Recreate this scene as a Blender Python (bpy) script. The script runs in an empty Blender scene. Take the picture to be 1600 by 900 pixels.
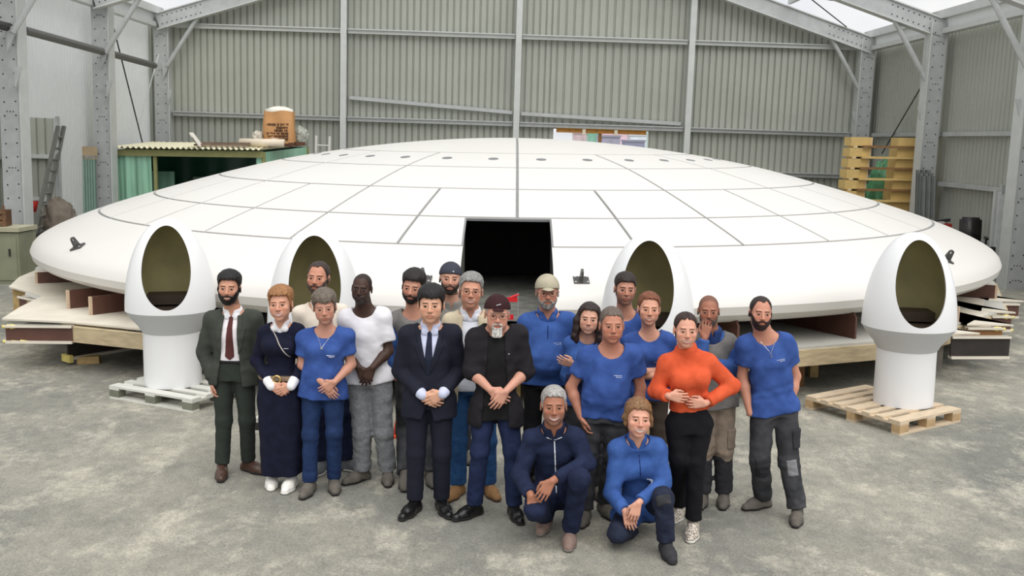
import bpy, math, random
import numpy as np
from mathutils import Vector, Matrix

# ------------------------------------------------------------------ camera
F_PX, CAM_H, PITCH, ROLL = 1580.0, 2.85, math.atan(232/1580.0), 0.015
CAM = np.array([0, 0, CAM_H])
_F = np.array([0, math.cos(PITCH), -math.sin(PITCH)])
_R0 = np.array([1.0, 0, 0]); _U0 = np.array([0, math.sin(PITCH), math.cos(PITCH)])
_R = _R0*math.cos(ROLL)+_U0*math.sin(ROLL); _U = -_R0*math.sin(ROLL)+_U0*math.cos(ROLL)
scene = bpy.context.scene
COL = scene.collection
cd = bpy.data.cameras.new('camera'); cd.sensor_width = 36; cd.lens = F_PX/1600*36; cd.clip_end = 500
cam = bpy.data.objects.new('camera', cd); COL.objects.link(cam)
cam.matrix_world = Matrix(((_R[0], _U[0], -_F[0], 0), (_R[1], _U[1], -_F[1], 0), (_R[2], _U[2], -_F[2], CAM_H), (0, 0, 0, 1)))
scene.camera = cam
# ------------------------------------------------------------------ sky and light (overcast, open glazed roof)
world = bpy.data.worlds.new('overcast_sky'); scene.world = world; world.use_nodes = True
wn, wl = world.node_tree.nodes, world.node_tree.links
wn.clear()
_o = wn.new('ShaderNodeOutputWorld'); _b = wn.new('ShaderNodeBackground'); _r = wn.new('ShaderNodeValToRGB')
_n = wn.new('ShaderNodeTexNoise'); _t = wn.new('ShaderNodeTexCoord')
_n.inputs['Scale'].default_value = 5; _n.inputs['Detail'].default_value = 6
_r.color_ramp.elements[0].position = .35; _r.color_ramp.elements[0].color = (.72, .77, .86, 1)
_r.color_ramp.elements[1].position = .62; _r.color_ramp.elements[1].color = (1, .99, .97, 1)
wl.new(_t.outputs['Generated'], _n.inputs['Vector']); wl.new(_n.outputs['Fac'], _r.inputs['Fac'])
wl.new(_r.outputs['Color'], _b.inputs['Color']); wl.new(_b.outputs[0], _o.inputs[0])
_b.inputs['Strength'].default_value = 0.63
sd = bpy.data.lights.new('hazy_sun', 'SUN'); sd.energy = 1.75; sd.angle = math.radians(70); sd.color = (1, .985, .965)
sun = bpy.data.objects.new('hazy_sun', sd); COL.objects.link(sun); sun.rotation_euler = (math.radians(28), math.radians(12), 0)
vs = scene.view_settings; vs.view_transform = 'Standard'; vs.look = 'None'; vs.gamma = 1; vs.use_curve_mapping = False
vs.exposure = 0.66

def ray(px, py): return _F+(px-800)/F_PX*_R-(py-450)/F_PX*_U
def at(px, py, Y):
    d = ray(px, py); return CAM+d*(Y/d[1])
def atz(px, py, Z):
    d = ray(px, py); return CAM+d*((Z-CAM_H)/d[2])
# the hall stands a little turned and out of level with the yard
BM = Matrix.Translation((0, 0, CAM_H)) @ Matrix.Rotation(.016, 4, 'Y') @ Matrix.Rotation(.0195, 4, 'Z') @ Matrix.Translation((0, 0, -CAM_H))
_BR = np.array(BM.to_3x3())
def bray(px, py): return _BR.T @ ray(px, py)
def bx(px, py, X):
    d = bray(px, py); return CAM+d*(X/d[0])
def by(px, py, Y):
    d = bray(px, py); return CAM+d*(Y/d[1])

# ------------------------------------------------------------------ materials
MATS = {}
def srgb(c):
    return tuple((x/255/12.92 if x/255 <= .04045 else ((x/255+.055)/1.055)**2.4) for x in c)
def mat(name, col, rough=.6, var=.12, scale=6.0, bump=0.0, bscale=40.0, metal=0.0, col2=None, coat=0, spec=.4, trans=0, stretch=None, alpha=1):
    """col in sRGB 0-255; procedural noise varies it"""
    if name in MATS: return MATS[name]
    m = bpy.data.materials.new(name); m.use_nodes = True
    nt = m.node_tree; N, L = nt.nodes, nt.links
    p = N['Principled BSDF']; p.inputs['Roughness'].default_value = rough; p.inputs['Metallic'].default_value = metal
    p.inputs['Specular IOR Level'].default_value = spec; p.inputs['Coat Weight'].default_value = coat
    p.inputs['Transmission Weight'].default_value = trans; p.inputs['Alpha'].default_value = alpha
    c = srgb(col); d = srgb(col2) if col2 else tuple(x*(1-var) for x in c)
    tc = N.new('ShaderNodeTexCoord'); mp = N.new('ShaderNodeMapping'); L.new(tc.outputs['Object'], mp.inputs['Vector'])
    if stretch: mp.inputs['Scale'].default_value = stretch
    nz = N.new('ShaderNodeTexNoise'); nz.inputs['Scale'].default_value = scale; nz.inputs['Detail'].default_value = 5
    L.new(mp.outputs[0], nz.inputs['Vector'])
    rp = N.new('ShaderNodeValToRGB'); rp.color_ramp.elements[0].position = .35; rp.color_ramp.elements[1].position = .65
    rp.color_ramp.elements[0].color = (*d, 1); rp.color_ramp.elements[1].color = (*c, 1)
    L.new(nz.outputs['Fac'], rp.inputs['Fac']); L.new(rp.outputs[0], p.inputs['Base Color'])
    if bump:
        n2 = N.new('ShaderNodeTexNoise'); n2.inputs['Scale'].default_value = bscale; n2.inputs['Detail'].default_value = 3
        L.new(mp.outputs[0], n2.inputs['Vector'])
        b = N.new('ShaderNodeBump'); b.inputs['Strength'].default_value = bump; b.inputs['Distance'].default_value = .01
        L.new(n2.outputs['Fac'], b.inputs['Height']); L.new(b.outputs[0], p.inputs['Normal'])
    MATS[name] = m
    return m

def ground_mat():
    m = bpy.data.materials.new('dusty_concrete'); m.use_nodes = True
    nt = m.node_tree; N, L = nt.nodes, nt.links; p = N['Principled BSDF']; p.inputs['Roughness'].default_value = .92
    p.inputs['Specular IOR Level'].default_value = .15
    tc = N.new('ShaderNodeTexCoord')
    def noise(sc, det, sx=(1, 1, 1), rough=.6):
        mp = N.new('ShaderNodeMapping'); mp.inputs['Scale'].default_value = sx; L.new(tc.outputs['Object'], mp.inputs['Vector'])
        n = N.new('ShaderNodeTexNoise'); n.inputs['Scale'].default_value = sc; n.inputs['Detail'].default_value = det; n.inputs['Roughness'].default_value = rough
        L.new(mp.outputs[0], n.inputs['Vector']); return n
    def ramp(n, a, b, ca, cb):
        r = N.new('ShaderNodeValToRGB'); r.color_ramp.elements[0].position = a; r.color_ramp.elements[1].position = b
        r.color_ramp.elements[0].color = (*ca, 1); r.color_ramp.elements[1].color = (*cb, 1); L.new(n.outputs['Fac'], r.inputs['Fac']); return r
    def mix(f, a, b, typ='MIX', fac=None):
        x = N.new('ShaderNodeMix'); x.data_type = 'RGBA'; x.blend_type = typ
        if fac is None: L.new(f, x.inputs['Factor'])
        else: x.inputs['Factor'].default_value = fac
        L.new(a, x.inputs[6]); L.new(b, x.inputs[7]); return x.outputs[2]
    base = ramp(noise(.5, 6, (1, .8, 1)), .38, .62, srgb((128, 128, 122)), srgb((160, 157, 145)))
    dust = ramp(noise(1.7, 12, (1, .7, 1), .78), .50, .62, (0, 0, 0), (.7, .7, .7))
    pale = ramp(noise(30, 4), .3, .7, srgb((180, 175, 160)), srgb((212, 206, 190)))
    c1 = mix(dust.outputs[0], base.outputs[0], pale.outputs[0])
    grit = ramp(noise(55, 8, rough=.8), .36, .66, (.55, .55, .55), (1.32, 1.31, 1.28))
    c2 = mix(None, c1, grit.outputs[0], 'MULTIPLY', .85)
    mid = ramp(noise(7, 10, (1, .75, 1), .8), .35, .65, (.76, .76, .77), (1.14, 1.14, 1.12))
    c3 = mix(None, c2, mid.outputs[0], 'MULTIPLY', 1)
    L.new(c3, p.inputs['Base Color'])
    b = N.new('ShaderNodeBump'); b.inputs['Strength'].default_value = .5; b.inputs['Distance'].default_value = .02
    L.new(noise(28, 8, rough=.7).outputs['Fac'], b.inputs['Height']); L.new(b.outputs[0], p.inputs['Normal'])
    return m

# ------------------------------------------------------------------ mesh helpers
class MB:
    def __init__(s): s.v = []; s.f = []; s.m = []
    def add(s, vs_, fs, mi=0):
        o = len(s.v); s.v += [tuple(float(c) for c in q) for q in vs_]
        s.f += [tuple(i+o for i in q) for q in fs]; s.m += [mi]*len(fs); return s
    def box(s, c, size, rot=None, mi=0):
        hx, hy, hz = [q/2 for q in size]
        P = [Vector((x*hx, y*hy, z*hz)) for x in (-1, 1) for y in (-1, 1) for z in (-1, 1)]
        if rot is not None: P = [rot @ q for q in P]
        P = [q+Vector(c) for q in P]
        return s.add(P, [(0, 1, 3, 2), (4, 6, 7, 5), (0, 4, 5, 1), (2, 3, 7, 6), (0, 2, 6, 4), (1, 5, 7, 3)], mi)
    def bar(s, a, b, w, h, up=(0, 0, 1), mi=0):
        a, b = Vector(a), Vector(b); d = (b-a); L_ = d.length; d.normalize()
        u = Vector(up); x = d.cross(u)
        if x.length < 1e-4: x = d.cross(Vector((1, 0, 0)))
        x.normalize(); u = x.cross(d)
        return s.box((a+b)/2, (w, L_, h), Matrix((x, d, u)).transposed(), mi)
    def cyl(s, a, b, r, n=10, r2=None, mi=0):
        a, b = Vector(a), Vector(b); d = (b-a).normalized(); r2 = r if r2 is None else r2
        x = d.cross(Vector((0, 0, 1)))
        if x.length < 1e-3: x = d.cross(Vector((1, 0, 0)))
        x.normalize(); y = d.cross(x)
        P = []
        for i in range(n):
            t = 2*math.pi*i/n; q = x*math.cos(t)+y*math.sin(t); P += [a+q*r, b+q*r2]
        fs = [(2*i, 2*i+1, (2*i+3) % (2*n), (2*i+2) % (2*n)) for i in range(n)]
        fs += [tuple(2*i for i in range(n)), tuple(2*(n-1-i)+1 for i in range(n))]
        return s.add(P, fs, mi)
    def prism(s, poly, dvec, mi=0):
        n = len(poly); dv = Vector(dvec); P = [Vector(q) for q in poly]; P += [q+dv for q in P]
        fs = [tuple(range(n)), tuple(range(2*n-1, n-1, -1))]+[(i, i+n, (i+1) % n+n, (i+1) % n) for i in range(n)]
        return s.add(P, fs, mi)
    def rev(s, prof, n=48, c=(0, 0), mi=0):
        k = len(prof); P = [(c[0]+r*math.sin(2*math.pi*i/n), c[1]-r*math.cos(2*math.pi*i/n), z) for i in range(n) for r, z in prof]
        fs = [(i*k+j, ((i+1) % n)*k+j, ((i+1) % n)*k+j+1, i*k+j+1) for i in range(n) for j in range(k-1)]
        return s.add(P, fs, mi)
    def build(s, name, mats, parent=None, smooth=False):
        me = bpy.data.meshes.new(name); me.from_pydata(s.v, [], s.f)
        for m in (mats if isinstance(mats, (list, tuple)) else [mats]): me.materials.append(m)
        if any(s.m): me.polygons.foreach_set('material_index', s.m)
        if smooth: me.polygons.foreach_set('use_smooth', [True]*len(s.f))
        me.update(); return link(name, me, parent)
def link(name, me, parent=None):
    o = bpy.data.objects.new(name, me); COL.objects.link(o)
    if parent: o.parent = parent
    return o
def empty(name, loc=(0, 0, 0), rz=0):
    o = bpy.data.objects.new(name, None); COL.objects.link(o); o.location = loc; o.rotation_euler = (0, 0, rz); o.empty_display_size = .2; return o
def tag(o, label=None, cat=None, group=None, kind=None):
    if label: o['label'] = label
    if cat: o['category'] = cat
    if group: o['group'] = group
    if kind: o['kind'] = kind
    return o
def recalc(o):
    import bmesh
    bm = bmesh.new(); bm.from_mesh(o.data); bmesh.ops.recalc_face_normals(bm, faces=bm.faces); bm.to_mesh(o.data); bm.free(); return o
def autosmooth(o, ang=40):
    o.data.polygons.foreach_set('use_smooth', [True]*len(o.data.polygons))
    try: o.data.set_sharp_from_angle(angle=math.radians(ang))
    except Exception: pass
    return o

# ------------------------------------------------------------------ floor
fl = MB(); fl.add([(-40, -8, 0), (40, -8, 0), (40, 70, 0), (-40, 70, 0)], [(0, 1, 2, 3)])
floor = tag(fl.build('floor', ground_mat()), 'dusty grey concrete yard floor with pale scuffs', kind='structure')

# ------------------------------------------------------------------ hall
clad = mat('grey_cladding', (164, 166, 156), .55, .06, 1.2, spec=.3)
def translucent(name, col):
    m = bpy.data.materials.new(name); m.use_nodes = True; N, L = m.node_tree.nodes, m.node_tree.links; N.clear()
    o = N.new('ShaderNodeOutputMaterial'); d = N.new('ShaderNodeBsdfDiffuse'); t = N.new('ShaderNodeBsdfTranslucent'); x = N.new('ShaderNodeMixShader'); x.inputs[0].default_value = .45
    tc = N.new('ShaderNodeTexCoord'); n = N.new('ShaderNodeTexNoise'); n.inputs['Scale'].default_value = 1.5; r = N.new('ShaderNodeValToRGB'); c = srgb(col); r.color_ramp.elements[0].color = (*[q*.93 for q in c], 1); r.color_ramp.elements[1].color = (*c, 1)
    L.new(tc.outputs['Object'], n.inputs['Vector']); L.new(n.outputs['Fac'], r.inputs['Fac'])
    for q in (d, t): L.new(r.outputs[0], q.inputs['Color'])
    L.new(d.outputs[0], x.inputs[1]); L.new(t.outputs[0], x.inputs[2]); L.new(x.outputs[0], o.inputs[0]); MATS[name] = m; return m
cladw = translucent('translucent_white_sheet', (232, 234, 232))
steel = mat('galvanised_steel', (182, 184, 183), .5, .12, 5, metal=.25)
steel2 = mat('pale_rail_steel', (196, 198, 195), .5, .08, 4, metal=.1)
dark = mat('dark_metal', (58, 58, 56), .5, .2, 8, metal=.3)
def broot(name, label, kind='structure'):
    o = empty(name); o.matrix_world = BM; return tag(o, label, kind=kind)
wall_back = broot('wall_back', 'grey corrugated metal gable wall with horizontal rails')
wall_left = broot('wall_left', 'white corrugated side wall with perforated steel columns')
wall_right = broot('wall_right', 'grey corrugated side wall with steel columns')
roof = broot('ceiling', 'open steel roof frame with sky showing between rafters')

XL, XR, YB = -9.36, 10.46, 29.5
XM = (XL+XR)/2; EZ = 5.85; RS = .30
def roofz(x): return EZ+(XR-XM-abs(x-XM))*RS
def sheet(parent, p0, p1, z0, ztop, m, pitch=.21, dep=.05, normal=(0, -1)):
    """one trapezoid corrugated sheet from p0 to p1 (xy), z0..ztop(s)"""
    p0, p1 = np.array(p0), np.array(p1); L_ = np.linalg.norm(p1-p0); d = (p1-p0)/L_; nn = np.array(normal)
    n = max(1, round(L_/pitch)); w = L_/n; pts = []
    for i in range(n): pts += [(i*w, 0), (i*w+.16*w, 0), (i*w+.24*w, dep), (i*w+.92*w, dep)]
    pts.append((L_, 0)); P = []; b = MB()
    for s_, q in pts:
        xy = p0+d*s_+nn*q; P += [(*xy, z0), (*xy, ztop(xy) if callable(ztop) else ztop)]
    b.add(P, [(2*i, 2*i+2, 2*i+3, 2*i+1) for i in range(len(pts)-1)])
    return b.build('cladding_sheet', m, parent)
WX0, WX1, WZ0, WZ1 = 1.72, 4.50, 1.75, 3.2
xs = [XL-.7]+[XL+.3+i*.95 for i in range(60) if XL+.3+i*.95 < XR+.3]+[XR+.75]
xs = sorted(set([round(q, 3) for q in xs if not (WX0-.3 < q < WX1+.3)]+[WX0, 2.65, 3.57, WX1]))
for a, b in zip(xs[:-1], xs[1:]):
    top = lambda xy: roofz(xy[0])+.25
    if a >= WX0-1e-6 and b <= WX1+1e-6:
        sheet(wall_back, (a, YB+.35), (b, YB+.35), WZ1, top, clad); sheet(wall_back, (a, YB+.35), (b, YB+.35), -.5, WZ0, clad)
    else: sheet(wall_back, (a, YB+.35), (b, YB+.35), -.5, top, clad)
bcols = [-4.36, .62, 5.58]
for x in bcols:
    MB().box((x, YB+.14, 3.6), (.15, .24, 8.4)).build('column', steel2, wall_back)
    MB().box((x, YB+.005, 3.6), (.17, .02, 8.4)).build('column_flange', steel2, wall_back)
edges = [XL]+bcols+[XR]
for a, b in zip(edges[:-1], edges[1:]):
    for z in (5.76, 3.29, 2.08, .9):
        MB().box(((a+b)/2, YB+.22, z), (b-a-.2, .14, .12)).box(((a+b)/2, YB+.14, z+.055), (b-a-.2, .1, .03)).build('rail', steel2 if z > 5 else steel, wall_back)
for a, b, za, zb in ((-4.2, .5, 3.9, 3.62), (.75, 5.4, 3.6, 3.45)):
    MB().bar((a, YB+.2, za), (b, YB+.2, zb), .1, .1).build('sloping_rail', steel, wall_back)
# columns: perforated boxes with bolt holes
def column(parent, x, y, side, face_w=.40, dep=.30, rng=None):
    """face towards camera is face_w wide; side=+1 column stands on right wall"""
    h0, h1 = -.6, 5.95
    b = MB().box((x, y+dep/2, (h0+h1)/2), (face_w, dep, h1-h0)); o = b.build('column', steel, parent)
    inner = x-side*face_w/2
    MB().box((inner-side*.012, y+dep/2, (h0+h1)/2), (.028, dep+.08, h1-h0)).build('column_flange', steel2, o)
    hb = MB()
    rows = [(-.11, 0), (.11, .02)]
    z = .3
    while z < 5.7:
        for dx, dz in rows: hb.cyl((x+dx, y-.004, z+dz), (x+dx, y+.01, z+dz), .017, 6)
        z += .27
    for z in (.25, .55, 1.9, 3.0, 4.4, 5.4):
        for dx in (-.06, 0, .06): hb.cyl((x+dx, y-.004, z+.09), (x+dx, y+.01, z+.09), .014, 6)
    tag(hb.build('bolt_holes', dark, o), kind='stuff')
    MB().box((x, y+dep/2, .02), (face_w+.2, dep+.2, .06)).build('base_plate', steel, o)
    return o
YC = [20.35, 25.05, 29.55]
for y in YC+[15.7]: column(wall_left, XL-.2+.03, y, -1)
for y in [20.1, 24.75, 29.4, 15.5]: column(wall_right, XR+.17, y, 1)
# left cladding: white above and to the back, open bay in front
XW = XL-.62
yopen = 23.45
for i in range(7):
    a = yopen+i*.95; b = min(a+.95, YB+.4)
    if a < b: sheet(wall_left, (XW, a), (XW, b), -.4, EZ+.02, cladw, .15, .025, (1, 0))
for i in range(10):
    a = yopen-(i+1)*.95; sheet(wall_left, (XW, a), (XW, a+.95), 3.0, EZ+.02, cladw, .15, .025, (1, 0))
MB().box((XW+.03, yopen, 1.3), (.1, .12, 3.5)).build('door_post', steel, wall_left)
# wall beyond the opening
for i in range(12):
    sheet(wall_left, (XW-2.6, 15+i*.95), (XW-2.6, 15.95+i*.95), -.4, 4.2, clad, .28, .05, (1, 0))
for i in range(4): sheet(wall_left, (XW-2.6+i*.66, 26.4), (XW-1.94+i*.66, 26.4), -.4, 4.2, clad, .22, .05, (0, -1))
MB().box((XW-2.5, 21, 2.0), (.1, 11, .1)).build('rail', steel, wall_left)
MB().box((XW-1.3, 26.3, 2.05), (2.6, .1, .1)).box((XW-1.3, 26.3, .95), (2.6, .1, .1)).build('rail', steel2, wall_left)
# long tube, eave beams
MB().cyl((XL-.1, 16, 4.72), (XL-.1, 20.3, 4.7), .085).build('eave_tube', dark, wall_left)
MB().cyl((XL-.05, 20.8, 4.7), (XL-.05, 25.05, 4.62), .085).build('eave_tube', mat('weathered_tube', (95, 95, 92), .5), wall_left)
MB().cyl((XL-.05, 25.4, 4.62), (XL-.05, 28.6, 4.56), .085).build('eave_tube', MATS['weathered_tube'], wall_left)
for w, x, s in ((wall_left, XL, -1), (wall_right, XR, 1)):
    MB().box((x+s*.30, 22.5, EZ+.3), (.18, 15, .2)).build('eave_beam', steel2, w)
    MB().box((x+s*.34, 22.5, EZ-.1), (.22, 15, .12)).build('gutter', steel2, w)
    MB().box((x+s*.36, 22.5, EZ+.1), (.03, 15, .3)).build('eave_strip', cladw, w)
# right cladding
for i in range(16):
    a = YB+.38-(i+1)*.95; sheet(wall_right, (XR+.62, a+.95), (XR+.62, a), -.6, EZ-.12, clad, .19, .03, (-1, 0))
for a, b in ((15.8, 20.0), (20.4, 24.7), (25.1, 29.4)):
    for z in (3.3, 2.1, .9): MB().box((XR+.5, (a+b)/2, z), (.14, b-a, .1)).build('rail', steel, wall_right)
# rafters
def rafter(y, dep, parent=roof):
    for s, xe in ((-1, XL), (1, XR)):
        a = Vector((xe+s*.2, y, EZ-.02)); b = Vector((XM, y, EZ+.2+(XR-XM)*RS))
        o = MB().bar(a, b, dep, .42).build('rafter', steel, roof)
        MB().bar(a+Vector((0, 0, .22)), b+Vector((0, 0, .22)), dep+.1, .03).build('rafter_flange', steel2, o)
        MB().bar(a-Vector((0, 0, .22)), b-Vector((0, 0, .22)), dep+.1, .03).build('rafter_flange', steel2, o)
        hb = MB()
        for k in range(9):
            for q in (-.11, .11):
                c = a+(b-a).normalized()*(.15+k*.14)+Vector((0, 0, q)); hb.cyl(c-Vector((0, dep/2+.006, 0)), c-Vector((0, dep/2-.01, 0)), .018, 6)
        tag(hb.build('bolt_holes', dark, o), kind='stuff')
        # knee brace
        ka = Vector((xe-s*.02, y-.02, EZ-1.25)); kb = Vector((xe-s*.95, y-.02, EZ+.2))
        k = MB().cyl(ka, kb, .062, 10).build('knee_brace', steel, roof)
        MB().prism([ka+Vector((s*.12, -.01, .12)), ka+Vector((s*.12, -.01, -.38)), ka+Vector((-s*.1, -.01, .1))], (0, .03, 0)).build('gusset_plate', steel, k)
        MB().prism([kb+Vector((s*.06, -.01, -.1)), kb+Vector((-s*.14, -.01, .16)), kb+Vector((s*.1, -.01, .16))], (0, .03, 0)).build('gusset_plate', steel, k)
        MB().prism([Vector((xe-s*.02, y-.03, 3.95)), Vector((xe-s*.02, y-.03, 3.5)), Vector((xe-s*.17, y-.03, 3.95))], (0, .03, 0)).build('gusset_plate', steel, k)
for y in (20.2, 24.9, 29.48): rafter(y, .2)
for s, x0 in ((-1, XL), (1, XR)):
    for t in (.22, .5, .8):
        x = x0+(XM-x0)*t; z = EZ+.45+(XR-XM)*RS*t
        MB().bar((x, 20.3, z), (x, 29.5, z), .09, .12).build('purlin', steel2, roof)
# bracing rods
for a, b, m in ((bx(178, 45, XL-.1), bx(223, 225, XL-.3), dark), (bx(248, 85, XL-.1), bx(217, 195, XL-.3), steel2), (bx(1475, 75, XR+.4), bx(1378, 240, XR+.4), dark)):
    MB().cyl(a, b, .018, 6).build('bracing_rod', m, wall_left if a[0] < 0 else wall_right)
for a, b in (((9.9, 25, 6.25), (6.2, 29.3, 7.3)), ((6.4, 25, 7.2), (9.9, 29.3, 6.3)), ((-8.9, 25, 6.25), (-5.2, 29.3, 7.3))):
    MB().cyl(a, b, .016, 6).build('bracing_rod', dark, roof)
# window in the back wall
win = broot('window_1', 'wide opening in the back wall with orange wooden head')
owood = mat('orange_wood', (186, 128, 52), .6, .3, 10)
MB().box(((WX0+WX1)/2, YB+.28, WZ1-.04), (WX1-WX0-.16, .1, .12)).build('head_beam', owood, win)
MB().box(((WX0+WX1)/2, YB+.26, WZ1+.03), (WX1-WX0-.16, .1, .03)).build('head_batten', mat('yellow_edge', (215, 178, 80), .6), win)
MB().box((3.08, YB+.3, 2.5), (.09, .1, 1.4)).build('mullion', mat('brown_wood', (140, 98, 58), .7, .25, 9), win)
for x in (2.6, 3.53): MB().box((x, YB+.21, WZ1-.06), (.1, .06, .16)).build('clip', mat('cream_paint', (226, 214, 190), .6), win)
pane = mat('clear_pane', (245, 250, 248), .03, 0, 3, alpha=.10, spec=.5)
for a, b in ((WX0+.02, 3.03), (3.13, WX1-.02)): MB().box(((a+b)/2, YB+.36, (WZ0+WZ1-.1)/2), (b-a, .01, WZ1-.1-WZ0)).build('pane', pane, win)
# things outside the window
def outside(name, label, cat, px0, px1, py0, Y, col, group=None):
    a = by(px0, py0, Y); b = by(px1, py0, Y); m = mat(name+str(px0), col, .5, .1, 2)
    w = abs(b[0]-a[0]); o = empty(name, ((a[0]+b[0])/2, Y, 0)); zt = a[2]; n = max(2, int(w/.5))
    MB().box((0, .5, zt/2), (w, 1.0, zt)).build('body', m, o)
    for i in range(n): MB().box((-w/2+(i+.5)*w/n, -.02, zt/2), (w/n*.5, .05, zt*.92)).build('rib', m, o)
    MB().box((0, .5, zt+.03), (w+.06, 1.06, .06)).build('lid', m, o)
    return tag(o, label, cat, group)
outside('storage_container', 'pale pink container seen through the window, leftmost', 'container', 866, 890, 209, 37.6, (236, 205, 212))
outside('storage_container', 'mint green container seen through the window', 'container', 889, 906, 207, 36.1, (150, 220, 190))
outside('storage_container', 'lavender container low behind the window mullion', 'container', 905, 938, 215, 34.6, (200, 195, 225))
outside('storage_container', 'pink container seen high left of the window mullion', 'container', 908, 950, 205.5, 41, (244, 208, 220))
outside('storage_container', 'grey violet container right of the window mullion', 'container', 945, 976, 223, 34.6, (165, 165, 205))
outside('storage_container', 'white container seen through the right of the window', 'container', 953, 986, 214, 39, (238, 242, 250))
outside('storage_container', 'pale aqua container at the right window edge', 'container', 984, 1018, 211, 37.2, (226, 248, 240))
# ------------------------------------------------------------------ saucer
SC = np.array([.05, 18.6]); 
white = mat('saucer_white', (214, 211, 205), .38, .02, .8, spec=.35)
seam = mat('seam_grey', (140, 141, 140), .7, .1, 5)
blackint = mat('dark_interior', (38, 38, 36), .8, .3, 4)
PR = np.array([(0, 2.88), (1.5, 2.82), (3.1, 2.64), (4.17, 2.455), (5.22, 2.20), (6.26, 1.905), (7.1, 1.64), (7.55, 1.47), (7.85, 1.33), (8.02, 1.22), (8.1, 1.10), (8.07, .98), (7.94, .90), (7.65, .84), (7.1, .80), (5.5, .77)])
_t = np.concatenate([[0], np.cumsum(np.hypot(*np.diff(PR, axis=0).T))])
def spline(ts):
    """Catmull-Rom through PR by arc length"""
    ts = np.asarray(ts, float); i = np.clip(np.searchsorted(_t, ts, 'right')-1, 0, len(_t)-2)
    h = _t[i+1]-_t[i]; u = (ts-_t[i])/h
    tan = np.gradient(PR, _t, axis=0); tan[0] = (1, 0)
    u = u[:, None]; h = h[:, None]
    return (2*u**3-3*u**2+1)*PR[i]+(u**3-2*u**2+u)*h*tan[i]+(-2*u**3+3*u**2)*PR[i+1]+(u**3-u**2)*h*tan[i+1]
DX0, DX1 = -.62, .40   # doorway, metres left and right of the hull axis
saucer = empty('flying_saucer', (SC[0], SC[1], 0))
tag(saucer, 'huge white flying saucer hull with grey panel seams on a timber platform', 'sculpture')
def patch(t0, t1, fa, fb, nt, nf, thick, off=0.0, gap=0.0):
    """shell patch between arc lengths t0..t1 and azimuth functions fa(r)..fb(r); azimuth 0 faces the camera"""
    ts = np.linspace(t0+gap/2, t1-gap/2, nt+1); Q = spline(ts); tg = np.gradient(Q, axis=0); tg /= np.linalg.norm(tg, axis=1)[:, None]+1e-9
    N_ = np.stack([-tg[:, 1], tg[:, 0]], 1); top = Q+N_*off; bot = Q+N_*(off-thick); V_ = []
    for L_ in (top, bot):
        for (r, z), (r0, _) in zip(L_, Q):
            rr = max(r0, .05); a, b = fa(rr)+gap/2/rr, fb(rr)-gap/2/rr
            for k in range(nf+1):
                p = a+(b-a)*k/nf; V_.append((max(r, 0.001)*math.sin(p), -max(r, .001)*math.cos(p), z))
    n = nf+1; m = (nt+1)*n; fs = []
    for i in range(nt):
        for k in range(nf):
            q = (i*n+k, i*n+k+1, (i+1)*n+k+1, (i+1)*n+k); fs.append(q[::-1]); fs.append(tuple(x+m for x in q))
    for i in range(nt):
        for k in (0, nf):
            q = (i*n+k, (i+1)*n+k, (i+1)*n+k+m, i*n+k+m); fs.append(q if k else q[::-1])
    for k in range(nf):
        for i in (0, nt):
            q = (i*n+k, i*n+k+1, i*n+k+1+m, i*n+k+m); fs.append(q if i == 0 else q[::-1])
    return MB().add(V_, fs)
RT = [_t[i] for i in (0, 2, 3, 4, 5, 6)]
GAP = .038
def const(a): return lambda r: a
def hull(b, name, m): return autosmooth(recalc(b.build(name, m, saucer)), 35)
for k in range(4): hull(patch(.0, RT[1], const(k*math.pi/2), const((k+1)*math.pi/2), 10, 14, .03, 0, GAP), 'hull_panel', white)
for j, n in ((1, 16), (2, 16), (3, 32), (4, 32)):
    for k in range(n):
        a, b = k*2*math.pi/n, (k+1)*2*math.pi/n; fa, fb = const(a), const(b)
        if j == 4 and k == 0: fa = lambda r: math.asin(DX1/r)
        if j == 4 and k == n-1: fb = lambda r: 2*math.pi+math.asin(DX0/r)
        hull(patch(RT[j], RT[j+1], fa, fb, 4, max(4, 96//n), .03, 0, GAP), 'hull_panel', white)
full = (lambda r: math.asin(DX1/max(r, .7)), lambda r: 2*math.pi+math.asin(DX0/max(r, .7)))
hull(patch(_t[6]+GAP/2, _t[-1], *full, 40, 220, .04, 0, 0), 'rim', white)
# the shell under the seams
hull(patch(.02, RT[4]+.0, const(0), const(2*math.pi), 30, 160, .03, -.02, 0), 'inner_shell', seam)
hull(patch(RT[4], RT[5]+.05, *full, 6, 160, .03, -.02, 0), 'inner_shell', seam)
MB().add([(DX0-.0, -7.97, .93), (DX1, -7.97, .93), (DX1+1.5, -3, .93), (DX0-1.5, -3, .93)], [(0, 1, 2, 3)]).build('interior_floor', mat('interior_floor', (120, 120, 112), .8, .4, 7), saucer)
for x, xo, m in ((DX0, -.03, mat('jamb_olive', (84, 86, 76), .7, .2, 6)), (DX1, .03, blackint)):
    pts = [(x, -math.sqrt(max((r-.04)**2-x*x, 0)), z-.035) for i, (r, z) in enumerate(spline(np.linspace(_t[5], _t[11], 24)))]
    pts = pts+[(x, -6.6, .9), (x, -6.6, 1.75)]
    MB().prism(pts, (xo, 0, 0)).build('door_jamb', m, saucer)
MB().box((-.1, -4.2, 1.6), (4, .1, 1.3)).build('inner_bulkhead', blackint, saucer)
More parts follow.
